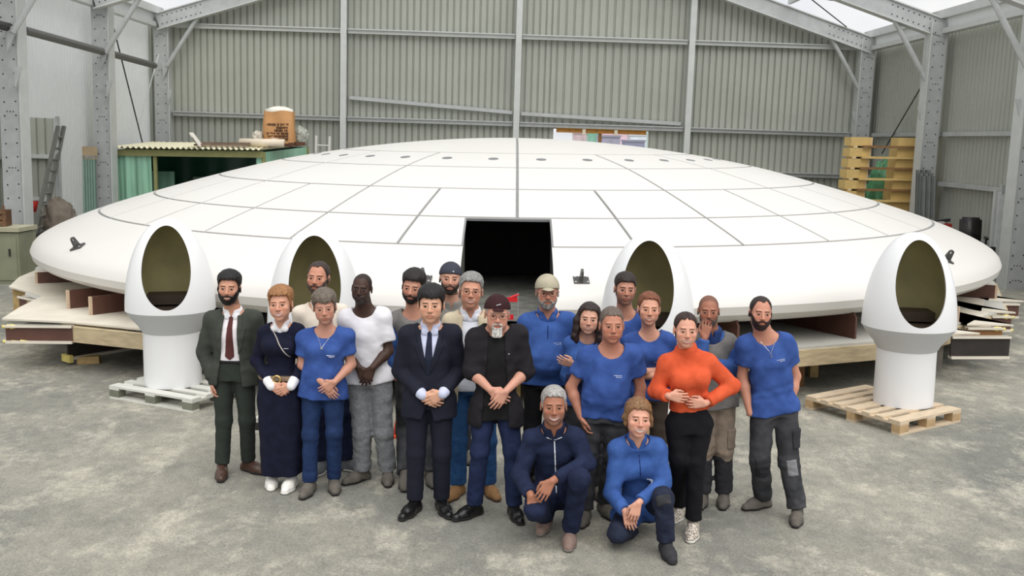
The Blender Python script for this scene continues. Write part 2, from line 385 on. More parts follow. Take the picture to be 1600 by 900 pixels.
# port discs
port = mat('port_grey', (120, 122, 122), .6)
for k in range(-12, 12):
    p = math.radians(5.625+11.25*k); (r, z), = spline([_t[2]+.50]); sl = math.atan2(2.64-2.455, 1.07)
    b = MB(); n = 16; top = []
    for i in range(n):
        a = 2*math.pi*i/n; lr, lt = .075*math.cos(a), .075*math.sin(a)
        rr = r+lr*math.cos(sl); zz = z-lr*math.sin(sl)+.006
        top.append((rr*math.sin(p)+lt*math.cos(p), -rr*math.cos(p)+lt*math.sin(p), zz))
    b.prism(top, (0, 0, -.03)); recalc(b.build('port_disc', port, saucer))
# lifting lugs on the rim
lugm = mat('lug_steel', (92, 90, 88), .45, .2, 9, metal=.5)
def lug(px, py, rr=7.72, turn=0, h=.17):
    i = None
    q = spline([_t[7]+.15])[0]
    d = ray(px, py); best = None
    for tt in np.linspace(_t[6], _t[9], 60):
        r, z = spline([tt])[0]; p = CAM+d*((z-CAM_H)/d[2]); e = abs(math.hypot(p[0]-SC[0], p[1]-SC[1])-r)
        if best is None or e < best[0]: best = (e, p, tt)
    p, tt = best[1], best[2]; az = math.atan2(p[0]-SC[0], -(p[1]-SC[1]))
    A, B = spline([tt-.05, tt+.05]); sl = math.atan2(A[1]-B[1], B[0]-A[0])
    o = empty('lifting_lug'); o.parent = saucer
    o.matrix_local = Matrix.Translation((p[0]-SC[0], p[1]-SC[1], p[2])) @ Matrix.Rotation(az, 4, 'Z') @ Matrix.Rotation(sl, 4, 'X') @ Matrix.Rotation(math.radians(turn), 4, 'Z')
    MB().box((0, 0, .012), (.17, .13, .024)).build('lug_plate', lugm, o)
    n = 20; ring = MB(); out = []; inn = []
    for k in range(n):
        a = 2*math.pi*k/n; c, s_ = math.cos(a), math.sin(a)
        out.append((0, .042*c if s_ > -.3 else .06*(1 if c > 0 else -1), .12+.042*s_ if s_ > -.3 else .02)); inn.append((0, .02*c, .12+.02*s_))
    V_ = [(x+dx, y, z) for dx in (-.012, .012) for L_ in (out, inn) for x, y, z in L_]; fs = []
    for k in range(n):
        j = (k+1) % n
        fs += [(k, j, n+j, n+k), (2*n+j, 2*n+k, 3*n+k, 3*n+j), (k, 2*n+k, 2*n+j, j), (n+j, 3*n+j, 3*n+k, n+k)]
    recalc(ring.add(V_, fs).build('lug_ear', lugm, o)); 
    for sx in (-1, 1):
        for sy in (-1, 1): MB().cyl((sx*.065, sy*.045, .02), (sx*.065, sy*.045, .034), .012, 6).build('bolt', steel, o)
for px, py, tn in ((122, 387, 35), (908, 440, 0), (662, 438, 0), (1478, 407, 60)): lug(px, py, turn=tn)

# ------------------------------------------------------------------ timber platform
plat = empty('timber_platform', (SC[0], SC[1], 0)); tag(plat, 'timber and steel platform with pale plywood sheets under the saucer', 'platform')
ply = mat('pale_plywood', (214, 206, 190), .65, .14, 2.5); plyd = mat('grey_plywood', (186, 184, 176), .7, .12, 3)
beamw = mat('beam_wood', (192, 174, 140), .7, .25, 5, bump=.15, bscale=25, stretch=(1, 1, 5)); filmply = mat('brown_film_ply', (92, 62, 52), .45, .2, 6)
blackw = mat('black_web', (46, 40, 36), .6, .3, 8); foam = mat('yellow_foam', (226, 208, 120), .8, .2, 20, bump=.6, bscale=30); pblock = mat('pine_block', (196, 166, 112), .7, .25, 9)
PZ = .60
def rel(p): return Vector((p[0]-SC[0], p[1]-SC[1], p[2]))
# inner deck: sixteen wedge sheets
ap = 8.12; RV = ap/math.cos(math.pi/16)
for k in range(16):
    a0, a1 = math.radians(11.25+22.5*k), math.radians(33.75+22.5*k)
    poly = [(r*math.sin(a), -r*math.cos(a), PZ-.04) for r, a in ((5.2, a0), (RV, a0), (RV, a1), (5.2, a1))]
    g = .004; c = Vector((sum(q[0] for q in poly)/4, sum(q[1] for q in poly)/4, PZ-.04)); poly = [Vector(q)+(c-Vector(q)).normalized()*g for q in poly]
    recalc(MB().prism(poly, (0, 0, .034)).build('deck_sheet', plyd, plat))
    if k in (13, 14, 15, 0, 1, 2):
        p, q = Vector((RV*math.sin(a0), -RV*math.cos(a0), PZ-.13)), Vector((RV*math.sin(a1), -RV*math.cos(a1), PZ-.13))
        if k == 14: p = rel(atz(113, 505, PZ)); p.z = PZ-.13
        MB().bar(p, q, .07, .185).build('edge_beam', beamw, plat)
# pointed outer sheets (outline taken on the deck plane)
def sheetpoly(pts, zt=PZ+.004, inner=None):
    P = [rel(atz(x, y, PZ)) for x, y in pts]; P = [Vector((q.x, q.y, zt-.022)) for q in P]
    if inner: P += [Vector((r*math.sin(math.radians(a)), -r*math.cos(math.radians(a)), zt-.022)) for r, a in inner]
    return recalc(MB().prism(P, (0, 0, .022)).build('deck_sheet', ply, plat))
sheetpoly([(226, 515), (113, 504), (3, 498.5), (32, 480), (69, 462)], PZ+.008, [(6.6, -58), (6.6, -32)])
sheetpoly([(69, 463), (14, 448), (30, 433), (54, 423)], PZ+.004, [(6.8, -75), (6.8, -58)])
sheetpoly([(1600, 470), (1544, 469), (1554, 456)], PZ+.002, [(7.2, 72), (7.0, 66)])
sheetpoly([(1587, 488), (1533, 487), (1538, 468)], PZ+.004, [(6.8, 64), (6.6, 58)])
sheetpoly([(1584, 508), (1511, 507), (1545, 489)], PZ+.006, [(6.8, 57), (6.4, 48)][:1]+[(6.6, 46)])
sheetpoly([(1531, 521), (1487, 521), (1488, 503)], PZ+.008, [(6.6, 44), (6.6, 38)])
def ibeam(p, q, h, m, end_foam=True, fw=.09, top=PZ-.022):
    a, b = rel(atz(*p, PZ)), rel(atz(*q, PZ)); a.z = b.z = top
    o = empty('i_beam', (0, 0, 0)); o.parent = plat; dz = Vector((0, 0, 1))
    MB().bar(a-dz*h/2, b-dz*h/2, .03, h).build('web', m, o)
    MB().bar(a-dz*.012, b-dz*.012, fw, .024).build('flange', ply, o)
    MB().bar(a-dz*h, b-dz*h, fw, .03).build('flange', ply, o)
    if end_foam:
        d = (b-a).normalized()
        for e, L_ in ((a, 1), ) if end_foam == 1 else ((b, -1), ):
            for zz, ln in ((-.02, .2), (-h, .42)):
                c = e+Vector((0, 0, zz)); bb = MB()
                for i in range(4): bb.cyl(c+d*L_*(ln*i/4-.04), c+d*L_*(ln*(i+1)/4-.02), .020+.007*((i*7) % 3), 8, r2=.018)
                bb.build('foam_tape', foam, o)
    return o
ibeam((9, 505), (113, 506), .20, filmply, 1)
ibeam((1487, 522.5), (1578, 522.5), .26, blackw, 0)
ibeam((1511, 509), (1566, 509), .2, mat('tan_web', (140, 98, 56), .6, .2, 6), 2)
ibeam((1549, 491), (1580, 491), .2, filmply, 2)
ibeam((1552, 471.5), (1592, 472), .2, filmply, 0)
ibeam((31, 460), (60, 466), .2, filmply, 0)
MB().box(rel(atz(41, 486, .2))+Vector((0, 0, .18)), (.28, .2, .36)).build('support_block', pblock, plat)
# low radial beam with block on the left
a = rel(atz(106, 562, .06)); d = Vector((.62, .78, 0)); o = empty('i_beam'); o.parent = plat
MB().bar(a+Vector((0, 0, .15)), a+d*2.6+Vector((0, 0, .15)), .03, .26).build('web', blackw, o)
MB().bar(a+Vector((0, 0, .285)), a+d*2.6+Vector((0, 0, .285)), .16, .03).build('flange', ply, o)
MB().bar(a+Vector((0, 0, .02)), a+d*2.6+Vector((0, 0, .02)), .16, .03).build('flange', ply, o)
MB().bar(a+Vector((0, 0, .285))-d*.03, a+d*.22+Vector((0, 0, .285)), .19, .05).build('foam_tape', foam, o)
MB().bar(a+Vector((0, 0, .02))-d*.03, a+d*.02+Vector((0, 0, .02)), .19, .09).build('foam_tape', foam, o)
MB().box(a+Vector((.22, .1, -.015)), (.26, .12, .09), Matrix.Rotation(.2, 3, 'Z')).build('support_block', pblock, plat)
# cradle ribs between deck and hull
def rib(px, py, h, ln=1.6, dirpx=None, m=filmply):
    p = rel(atz(px, py, PZ)); az = math.atan2(p.x, -p.y); r = math.hypot(p.x, p.y); lo, hi = [], []
    rad = Vector((math.sin(az), -math.cos(az), 0))
    und = spline(np.linspace(_t[10], _t[15], 60))
    for k in range(9):
        rr = r-ln*k/8; zz = und[np.argmin(abs(und[:, 0]-rr)), 1] if rr < 8.08 else 9
        z1 = min(PZ+h, zz+.02); lo.append(rad*rr+Vector((0, 0, PZ-.01))); hi.append(rad*rr+Vector((0, 0, z1)))
    tn = Vector((math.cos(az), math.sin(az), 0))
    recalc(MB().prism(lo+hi[::-1], tn*.03).build('cradle_rib', m, plat))
    MB().box((lo[0]+hi[0])/2+rad*.006+tn*.015, (.034, .034, (hi[0]-lo[0]).length), Matrix.Rotation(az, 3, 'Z')).build('rib_edge', mat('ply_edge', (200, 176, 150), .7), plat)
rib(58, 443, .17); rib(107, 483, .25); rib(142, 493, .24); rib(1555, 467, .2); rib(1494, 503, .2)
for az in range(-30, 31, 12):
    rr = 8.0; p = SC+np.array([rr*math.sin(math.radians(az)), -rr*math.cos(math.radians(az))])
    rad = Vector((math.sin(math.radians(az)), -math.cos(math.radians(az)), 0)); tn = Vector((rad.y, -rad.x, 0))
    poly = [rad*8.0+Vector((0, 0, PZ-.01)), rad*6.4+Vector((0, 0, PZ-.01)), rad*6.4+Vector((0, 0, .8)), rad*7.1+Vector((0, 0, .82)), rad*7.65+Vector((0, 0, .86)), rad*7.94+Vector((0, 0, .91)), rad*8.0+Vector((0, 0, .85))]
    recalc(MB().prism(poly, tn*.03).build('cradle_rib', filmply, plat))
# legs
for px, py, w, m in ((1250, 603, .07, 'brown_wood'), (1270, 588, .1, None), (1487, 586, .1, 'grey_post'), (1498, 580, .07, 'grey_post'), (330, 600, .1, None), (60, 492, .1, None)):
    p = rel(atz(px, py, 0)); mm = MATS.get(m) if m else pblock
    if m == 'grey_post': mm = mat('grey_post', (140, 132, 122), .7, .2, 8)
    r = math.hypot(p.x, p.y)
    if r > 8.0: p = p*(7.95/r)
    MB().box((p.x, p.y, .21), (w, w, .42)).build('leg', mm, plat)
for k in range(16):
    a = math.radians(22.5*k); 
    for r in (6.4, 7.7): MB().box((r*math.sin(a), -r*math.cos(a), .25), (.12, .12, .5), Matrix.Rotation(a, 3, 'Z')).build('leg', pblock, plat)
    o = MB().bar(Vector((5.3*math.sin(a), -5.3*math.cos(a), .47)), Vector((7.9*math.sin(a), -7.9*math.cos(a), .47)), .08, .16).build('joist', blackw, plat)

# ------------------------------------------------------------------ egg pods on pallets
podw = mat('pod_white', (228, 228, 228), .35, .02, 1.5, spec=.4); podg = mat('pod_collar_grey', (196, 198, 200), .5, .04, 3)
olive = mat('pod_olive_inside', (188, 178, 130), .55, .25, 3); poddark = mat('pod_seat_dark', (52, 40, 30), .6, .3, 6)
def egg_prof(off, z0=.83, n=26):
    R_, Hh = .472-off, .985-off
    return [(R_*math.cos(t), z0+Hh*math.sin(t)) for t in np.linspace(0, math.pi/2, n)][:-1]+[(.0008, z0+Hh)]
def make_shell():
    outer = MB(); n = 72
    po = egg_prof(0); pi_ = egg_prof(.022, .84)
    outer.rev(po+[], n); k = len(po)
    outer.rev(pi_[::-1], n, mi=1)
    # close the bottom between outer and inner
    o2 = k*n
    for i in range(n):
        j = (i+1) % n; outer.f.append((i*k, o2+i*k+k-1, o2+j*k+k-1, j*k)); outer.m.append(0)
    cut = MB(); m = 64; P = []
    for y in (-1.2, 0.0):
        for i in range(m):
            a = 2*math.pi*i/m; s_ = math.sin(a); w = .247*(1-.10*s_)
            P.append((w*math.cos(a), y, 1.315+.435*s_))
    cut.add(P, [tuple(range(m)), tuple(range(2*m-1, m-1, -1))]+[(i, i+m, (i+1) % m+m, (i+1) % m) for i in range(m)])
    a = recalc(outer.build('tmp_shell', [podw, olive])); b = recalc(cut.build('tmp_cut', podw))
    import bmesh
    for ob in (a, ):
        bm = bmesh.new(); bm.from_mesh(ob.data); bmesh.ops.remove_doubles(bm, verts=bm.verts, dist=.0003); bmesh.ops.recalc_face_normals(bm, faces=bm.faces); bm.to_mesh(ob.data); bm.free()
    md = a.modifiers.new('cut', 'BOOLEAN'); md.object = b; md.operation = 'DIFFERENCE'; md.solver = 'EXACT'
    bpy.context.view_layer.update()
    me = bpy.data.meshes.new_from_object(a.evaluated_get(bpy.context.evaluated_depsgraph_get())); me.name = 'egg_shell'
    bpy.data.objects.remove(a); bpy.data.objects.remove(b)
    return me
shell_me = make_shell()
def pod(x, y, z, yaw, label):
    o = empty('egg_pod', (x, y, z), yaw); tag(o, label, 'pod', 'white egg pods on pallets')
    s = link('egg_shell', shell_me, o); autosmooth(s, 40)
    autosmooth(MB().rev([(.303, .585), (.345, .66), (.41, .735), (.473, .83), (.45, .83)], 64).build('collar', podg, o), 60)
    autosmooth(MB().rev([(.0005, 0), (.304, 0), (.300, .59), (.0005, .59)], 64).build('pedestal', podw, o), 50)
    MB().rev([(.0005, .86), (.44, .86)], 40).build('seat_floor', poddark, o)
    MB().box((0, .1, .93), (.5, .3, .1)).build('seat', poddark, o)
    return o
def pallet(x, y, yaw, L_, W, nb, cols, label, group='pallets under the pods', widths=None):
    o = empty('wooden_pallet', (x, y, 0), yaw); tag(o, label, 'pallet', group)
    top, blk = cols; hw = W/2
    for sy in (-1, 0, 1):
        MB().box((0, sy*(hw-.05), .011), (L_, .1, .022)).build('bottom_board', top, o)
        for sx in (-1, 0, 1): MB().box((sx*(L_/2-.07), sy*(hw-.05), .061), (.14, .1, .078)).build('block', blk, o)
    for sx in (-1, 0, 1): MB().box((sx*(L_/2-.07), 0, .111), (.14, W, .022)).build('stringer_board', top, o)
    ws = widths or [.1]*nb; gap = (W-sum(ws))/(nb-1); yy = -hw
    for w in ws:
        MB().box((0, yy+w/2, .133), (L_, w, .022)).build('deck_board', top, o); yy += w+gap
    return o
pinel = mat('pallet_pine', (212, 192, 164), .75, .22, 6, stretch=(1, 8, 8)); pined = mat('pallet_block', (190, 160, 120), .75, .25, 8)
greyl = mat('pallet_white_grey', (214, 213, 204), .75, .12, 5, stretch=(1, 8, 8)); greyd = mat('pallet_block_grey', (122, 124, 108), .75, .25, 8)
PALH = .144
def podpx(px, py): p = atz(px, py, PALH); return p[0], p[1]
p1 = podpx(271, 598); p4 = podpx(1410.5, 628); p2 = (-1.97, 10.0); p3 = (1.36, 10.0)
pod(*p1, PALH, math.radians(13), 'leftmost white egg pod, standing beside the dark green suit')
pod(*p2, PALH, math.radians(11), 'second white egg pod from the left, behind the cream shirt')
pod(*p3, PALH, math.radians(-8), 'third white egg pod from the left, behind the blue t-shirts')
pod(*p4, PALH, math.radians(-6), 'rightmost white egg pod, standing alone on the pine pallet')
# pallet frames solved from their front corners
def pal_from(front, other, along, L_, W, nb, cols, label, widths):
    """front, other: pixels of two corners at top height; along=+1 when the board direction runs front->other"""
    a, b = atz(*front, PALH), atz(*other, PALH); d = (b-a)[:2]; d /= np.linalg.norm(d); n_ = np.array([-d[1], d[0]])
    if n_[1] < 0: n_ = -n_
    c = a[:2]+d*L_/2+n_*W/2
    return pallet(c[0], c[1], math.atan2(d[1], d[0]), L_, W, nb, cols, label, widths=widths)
pal_from((1407, 659), (1511, 636.5), 1, 1.0, 1.2, 7, (pinel, pined), 'new pine pallet under the rightmost egg pod', [.145, .1, .1, .145, .1, .1, .145])
pal_from((300, 624), (162.5, 600.6), 1, 1.2, .9, 5, (greyl, greyd), 'weathered grey white pallet under the leftmost egg pod', [.13, .1, .13, .1, .13])
pallet(p2[0]+.1, p2[1], 0, 1.2, 1.0, 6, (greyl, mat('pallet_black', (50, 48, 44), .8)), 'white topped pallet behind the legs of the person in blue jeans', widths=[.13, .11, .11, .11, .11, .13])
pallet(p3[0], p3[1], 0, 1.2, 1.0, 6, (pinel, pined), 'pallet under the pod behind the group, mostly hidden by legs', widths=[.13, .11, .11, .11, .11, .13])
# ------------------------------------------------------------------ things along the walls
rnd = random.Random(4)
def V3(px, py, Y): return Vector(at(px, py, Y))
alu = mat('aluminium', (176, 178, 176), .4, .1, 10, metal=.6)
# green film shed with corrugated roof
SY0, SY1 = 25.5, 28.3
xa, xb = V3(180, 240, SY0).x, V3(412, 240, SY0).x; zt = V3(300, 236, SY0).z; zb_ = V3(300, 227, SY1).z; xr = V3(480, 240, SY1).x
shed = empty('green_shed', ((xa+xb)/2, SY0, 0)); tag(shed, 'makeshift shed of green plastic film with cream corrugated roof', 'shed')
ox = (xa+xb)/2; R3 = lambda x, y, z: (x-ox, y-SY0, z)
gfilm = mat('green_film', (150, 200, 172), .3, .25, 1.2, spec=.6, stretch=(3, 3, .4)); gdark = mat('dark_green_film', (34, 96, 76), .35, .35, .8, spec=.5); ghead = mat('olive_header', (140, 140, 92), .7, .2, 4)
def film(name, pts, m, n=30, amp=.035, seed=1):
    """hanging film with vertical folds between two top points and the floor"""
    (x0, y0, z0), (x1, y1, z1) = pts; b = MB(); P = []; rg = random.Random(seed); ph = [rg.uniform(0, 6) for _ in range(4)]; dx, dy = x1-x0, y1-y0; l = math.hypot(dx, dy); nx, ny = -dy/l, dx/l; rows = 6
    for j in range(rows+1):
        for i in range(n+1):
            t = i/n; q = amp*(math.sin(t*17+ph[0])+.6*math.sin(t*39+ph[1]))*(.3+.7*j/rows); z = z0+(z1-z0)*t; P.append(R3(x0+dx*t+nx*q, y0+dy*t+ny*q, z*(1-j/rows)))
    b.add(P, [(j*(n+1)+i, j*(n+1)+i+1, (j+1)*(n+1)+i+1, (j+1)*(n+1)+i) for j in range(rows) for i in range(n)])
    return b.build(name, m, shed, True)
cx0, cx1, cx2 = V3(236, 240, SY0).x, V3(400, 240, SY0).x, V3(412, 240, SY0).x
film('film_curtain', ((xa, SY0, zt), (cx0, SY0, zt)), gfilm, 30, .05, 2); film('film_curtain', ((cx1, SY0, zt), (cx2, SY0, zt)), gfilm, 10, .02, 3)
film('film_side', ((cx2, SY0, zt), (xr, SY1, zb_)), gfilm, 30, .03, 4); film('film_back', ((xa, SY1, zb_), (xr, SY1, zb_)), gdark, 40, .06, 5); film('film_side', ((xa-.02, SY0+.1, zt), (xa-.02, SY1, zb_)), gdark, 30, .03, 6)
film('inner_sheet', ((V3(300, 240, 27).x, 27, 1.75), (cx1-.1, 27, 1.75)), mat('grey_green_sheet', (96, 116, 104), .5, .2, 2), 20, .02, 8)
film('inner_sheet', ((cx0-.4, 26.3, 1.9), (cx0+.3, 26.3, 1.9)), mat('mid_green_sheet', (110, 150, 128), .5, .2, 2), 12, .02, 9)
MB().bar(R3(xa, SY0-.06, zt-.06), R3(cx2, SY0-.06, zt-.06), .06, .16).build('header_beam', ghead, shed)
for x, y, z in ((xa, SY0, zt), (cx2, SY0, zt), (cx0+.1, SY0, zt), (xr, SY1, zb_), (xa, SY1, zb_)): MB().box(R3(x, y, z/2), (.08, .08, z)).build('post', ghead, shed)
n = 60; P = []
for i in range(n*4+1):
    t = i/(n*4); wv = .028*math.sin(t*n/2.2*2*math.pi)
    P += [R3(xa-.05+(cx2+.05-xa)*t, SY0-.22, zt+.07+wv), R3(xa-.05+(xr+.05-xa)*t, SY1, zb_+.06+wv)]
MB().add(P, [(2*i, 2*i+2, 2*i+3, 2*i+1) for i in range(n*4)]).build('corrugated_roof', mat('cream_roof', (226, 220, 190), .6, .1, 2), shed, True)
def rooftop(px, py, Y): p = V3(px, py, Y); p.z = zt+.12+(zb_-zt)*(Y-SY0)/(SY1-SY0); return p
# paper sack
Ys = 26.2; p0 = rooftop(437, 228, Ys); w = (V3(460, 200, Ys).x-V3(413, 200, Ys).x); h = V3(437, 174, Ys).z-p0.z
sack = empty('paper_sack', p0); tag(sack, 'large brown paper sack printed with dark lines on the shed roof', 'sack')
b = MB(); P = []; rows = 12; ring = 28
for j in range(rows+1):
    t = j/rows; ww = w/2*(1-.05*t+.05*math.sin(t*3.1)); dd = .26*(1-.35*t)
    for i in range(ring):
        a = 2*math.pi*i/ring; c, s_ = math.cos(a), math.sin(a); k = (abs(c)**5+abs(s_)**5)**-.2
        P.append((ww*c*k+.012*math.sin(7*t+a*2), dd*s_*k+.015*math.sin(a*5+t*6), h*t+(.02*math.sin(a*4) if j == rows else 0)))
b.add(P, [(j*ring+i, j*ring+(i+1) % ring, (j+1)*ring+(i+1) % ring, (j+1)*ring+i) for j in range(rows) for i in range(ring)]+[tuple(range(ring-1, -1, -1))])
autosmooth(b.build('sack_body', mat('kraft_paper', (196, 146, 96), .75, .15, 3, .2, 12), sack), 50)
P = []; b = MB()
for i in range(ring):
    a = 2*math.pi*i/ring; c, s_ = math.cos(a), math.sin(a); P += [(w*.46*c, .17*s_, h*.97), (w*.47*c, .18*s_, h*1.0+.035*math.sin(a*5)+.02), (w*.22*c, .09*s_, h+.10+.02*math.sin(a*3))]
P.append((0, 0, h+.13))
b.add(P, [(3*i+k, 3*((i+1) % ring)+k, 3*((i+1) % ring)+k+1, 3*i+k+1) for i in range(ring) for k in (0, 1)]+[(3*i+2, 3*((i+1) % ring)+2, 3*ring) for i in range(ring)])
b.build('liner', mat('white_liner', (232, 228, 214), .6, .05, 5), sack, True)
ink = mat('brown_ink', (84, 56, 38), .8, .3, 30)
for py, x0, x1, words in ((194.5, 416, 450, (9, 2, 8)), (199.5, 431, 449, (8, )), (204, 428, 449, (7, 3)), (208.5, 416, 450, (8, 3, 7)), (213, 418, 450, (17, )), (217.5, 436, 450, (8, ))):
    tot = sum(words)+len(words)-1; q = x0
    for wd in words:
        L_ = (x1-x0)*wd/tot; nn = max(1, int(L_/2)); b = MB()
        for i in range(nn):
            a = V3(q+L_*(i+.1)/nn, py, Ys-.275)-p0; e = V3(q+L_*(i+.85)/nn, py+.2, Ys-.275)-p0; hh = .040+.012*((i*7+wd) % 3); dp = .02*(a.z/h)+.0
            b.box(((a.x+e.x)/2, -.268+.095*a.z/h, a.z), (e.x-a.x, .01, hh))
        b.build('printed_word', ink, sack); q += L_+(x1-x0)/tot
MB().box((V3(432, 220, Ys).x-p0.x, -.27, V3(432, 220, Ys).z-p0.z), (.13, .012, .13)).build('paper_label', mat('label_white', (228, 222, 222), .7), sack)
# rolls, planks, board and plastic on the roof
cream = mat('cream_roll', (222, 208, 186), .6, .1, 5)
o = empty('foam_roll', rooftop(410, 226, 25.75)); tag(o, 'cream foam roll lying along the shed roof in front of the sack', 'roll'); hw = (V3(446, 226, 25.75).x-V3(376, 226, 25.75).x)/2
MB().cyl((-hw, 0, .1), (hw, -.05, .1), .10, 18).build('roll', cream, o, True); MB().cyl((hw-.01, -.05, .1), (hw+.01, -.05, .1), .045, 12).build('roll_core', mat('roll_core', (190, 160, 140), .7), o)
o = empty('plank_pile', rooftop(350, 230, 25.6)); tag(o, 'grey brown planks lying flat on the shed roof', 'planks')
for i in range(3): MB().box((rnd.uniform(-.1, .1), -.05+i*.16, .03+.05*(i % 2)), (1.35, .14, .05), Matrix.Rotation(rnd.uniform(-.05, .05), 3, 'Z')).build('plank', mat('weathered_plank', (128, 110, 92), .8, .25, 6), o)
o = empty('tilted_board', rooftop(310, 231, 25.5)); tag(o, 'white board end sticking up at an angle on the shed roof', 'board')
MB().box((-.05, 0, .16), (.42, .3, .03), Matrix.Rotation(.95, 3, 'Y')).build('board', mat('white_board', (228, 224, 214), .6), o); MB().box((-.02, 0, .10), (.30, .32, .02), Matrix.Rotation(.95, 3, 'Y')).build('board_back', MATS['weathered_plank'], o)
def crumple(name, label, cat, c, r, m, seed, sub=4):
    import bmesh
    bm = bmesh.new(); bmesh.ops.create_icosphere(bm, subdivisions=sub, radius=1); rg = np.random.default_rng(seed); D = rg.normal(size=(9, 3)); W = rg.uniform(3, 9, 9); ph = rg.uniform(0, 6, 9)
    for v in bm.verts:
        q = np.array(v.co); k = 1+.16*sum(abs(math.sin(W[i]*(D[i]@q)+ph[i]))-.6 for i in range(9))/1.6; v.co = Vector((q[0]*k*r[0], q[1]*k*r[1], max(-r[2]*.9, q[2]*k*r[2])+r[2]*.9))
    me = bpy.data.meshes.new(name); bm.to_mesh(me); bm.free(); me.materials.append(m); me.polygons.foreach_set('use_smooth', [True]*len(me.polygons)); o = link(name, me); o.location = c; return tag(o, label, cat)
crumple('plastic_bundle', 'crumpled grey plastic sheeting bundle right of the paper sack', 'bundle', rooftop(470, 226, 26.5), (.2, .2, .25), mat('grey_plastic', (176, 178, 166), .35, .45, 9, .8, 14), 3)
crumple('plastic_wrap', 'crumpled cream plastic wrap left of the paper sack', 'plastic', rooftop(403, 226, 26.1), (.14, .15, .20), mat('cream_plastic', (206, 198, 182), .4, .3, 9, .6, 14), 5)
o = empty('wood_offcuts', rooftop(458, 229, 25.75)); tag(o, 'dark wooden offcuts lying beside the foam roll end', 'wood')
for i in range(3): MB().box((-.15+.16*i, 0, .05+.02*i), (.24, .12, .08), Matrix.Rotation(.3*i, 3, 'Z')).build('offcut', mat('dark_offcut', (92, 58, 40), .8, .3, 8), o)
def ladder(name, label, a0, a1, b0, b1, n, m, rw=.05, sub=1):
    """rails a0-a1 and b0-b1"""
    o = empty(name, a0); tag(o, label, 'ladder'); a0, a1, b0, b1 = [Vector(q) for q in (a0, a1, b0, b1)]; z = a0.copy()
    MB().bar(a0-z, a1-z, rw, rw*.6).build('rail', m, o); MB().bar(b0-z, b1-z, rw, rw*.6).build('rail', m, o)
    for i in range(1, n): t = i/n; MB().cyl(a0.lerp(a1, t)-z, b0.lerp(b1, t)-z, rw*.32, 8).build('rung', m, o)
    return o
a1, b1 = V3(494.5, 212, 28.4), V3(515.5, 213, 28.4)
ladder('stepladder', 'pale ladder leaning on the back wall behind the saucer', (a1.x-.05, 28.0, 0), a1, (b1.x-.05, 28.0, 0), b1, 11, mat('pale_ladder', (206, 204, 198), .5), .06)
a1, b1 = V3(91, 197, 22.9), V3(100, 197, 23.4); a0, b0 = V3(41, 388, 22.0), V3(56, 388, 22.5); a0.z = b0.z = 0
ladder('extension_ladder', 'grey aluminium ladder leaning in the open bay on the left', a0, a1, b0, b1, 12, mat('worn_aluminium', (120, 120, 114), .5, .2, 8, metal=.3), .09)
# left bay clutter
crumple('tarpaulin_heap', 'brown grey tarpaulin heap behind the ladder', 'tarpaulin', Vector((V3(93, 340, 22.9).x, 22.9, 0)), (.36, .3, .70), mat('tarp_brown', (118, 108, 96), .8, .3, 4, .4, 8), 9)
o = empty('red_bucket', (V3(50, 330, 24.2).x, 24.2, 0)); tag(o, 'red bucket on a stand behind the ladder', 'bucket'); zz = V3(50, 331, 24.2).z
MB().cyl((0, 0, zz), (0, 0, zz+.26), .13, 16, .16).build('bucket', mat('red_plastic', (176, 40, 36), .4), o, True); MB().box((0, 0, zz/2), (.4, .4, zz)).build('stand', mat('grey_stand', (120, 118, 112), .8), o); MB().cyl((-.16, 0, zz+.26), (.16, 0, zz+.26), .012, 6).build('bucket_handle', dark, o)
o = empty('hose_reel', (V3(72, 362, 21.8).x, 21.8, 0)); tag(o, 'dark coiled hose hoop on the floor by the ladder', 'hose'); b = MB(); zz = V3(72, 362, 21.8).z
for i in range(24):
    a, c = 2*math.pi*i/24, 2*math.pi*(i+1)/24; b.cyl((.38*math.cos(a), .1*math.sin(a), zz*.5+zz*.5*math.sin(a)), (.38*math.cos(c), .1*math.sin(c), zz*.5+zz*.5*math.sin(c)), .03, 6)
b.build('hoop', dark, o)
Yb = 18.9; q0, q1 = V3(-40, 360, Yb), V3(28, 360, Yb); o = empty('olive_cabinet', ((q0.x+q1.x)/2, Yb, 0)); tag(o, 'olive green cabinet with a pale top edge at the left edge of the picture', 'cabinet'); w = q1.x-q0.x; zt2 = q0.z
oli = mat('olive_panel', (140, 142, 118), .7, .18, 3)
MB().box((0, .35, zt2/2-.02), (w, .7, zt2-.04)).build('body', oli, o); MB().box((0, .34, zt2+.02), (w+.06, .76, .08)).build('top', mat('pale_olive_top', (176, 172, 146), .7), o); MB().box((0, -.01, zt2*.48), (w*.9, .02, zt2*.8)).build('door', oli, o); MB().box((w*.3, -.03, zt2*.6), (.03, .03, .14)).build('handle', dark, o)
o = empty('wooden_crate', (V3(-2, 345, Yb+.35).x, Yb+.35, zt2+.06)); tag(o, 'brown wooden crate sitting on the olive cabinet', 'crate')
for i in range(3): MB().box((0, -.14, .06+i*.11), (.42, .025, .09)).build('slat', mat('crate_brown', (124, 92, 66), .8, .3, 8), o)
MB().box((0, .0, .16), (.38, .25, .30)).build('box', mat('crate_inner', (96, 66, 46), .8, .3, 8), o)
MB().box((.18, -.15, .2), (.035, .03, .4)).build('upright', MATS['crate_brown'], o)
o = empty('beige_board', V3(136, 236, 24.7)); tag(o, 'beige wooden plank fixed beside the second left column', 'plank'); MB().box((0, 0, 0), (.48, .06, .22)).build('plank', mat('beige_plank', (178, 158, 128), .8, .15, 4), o); MB().box((0, .05, 0), (.4, .04, .1)).build('batten', MATS['weathered_plank'], o)
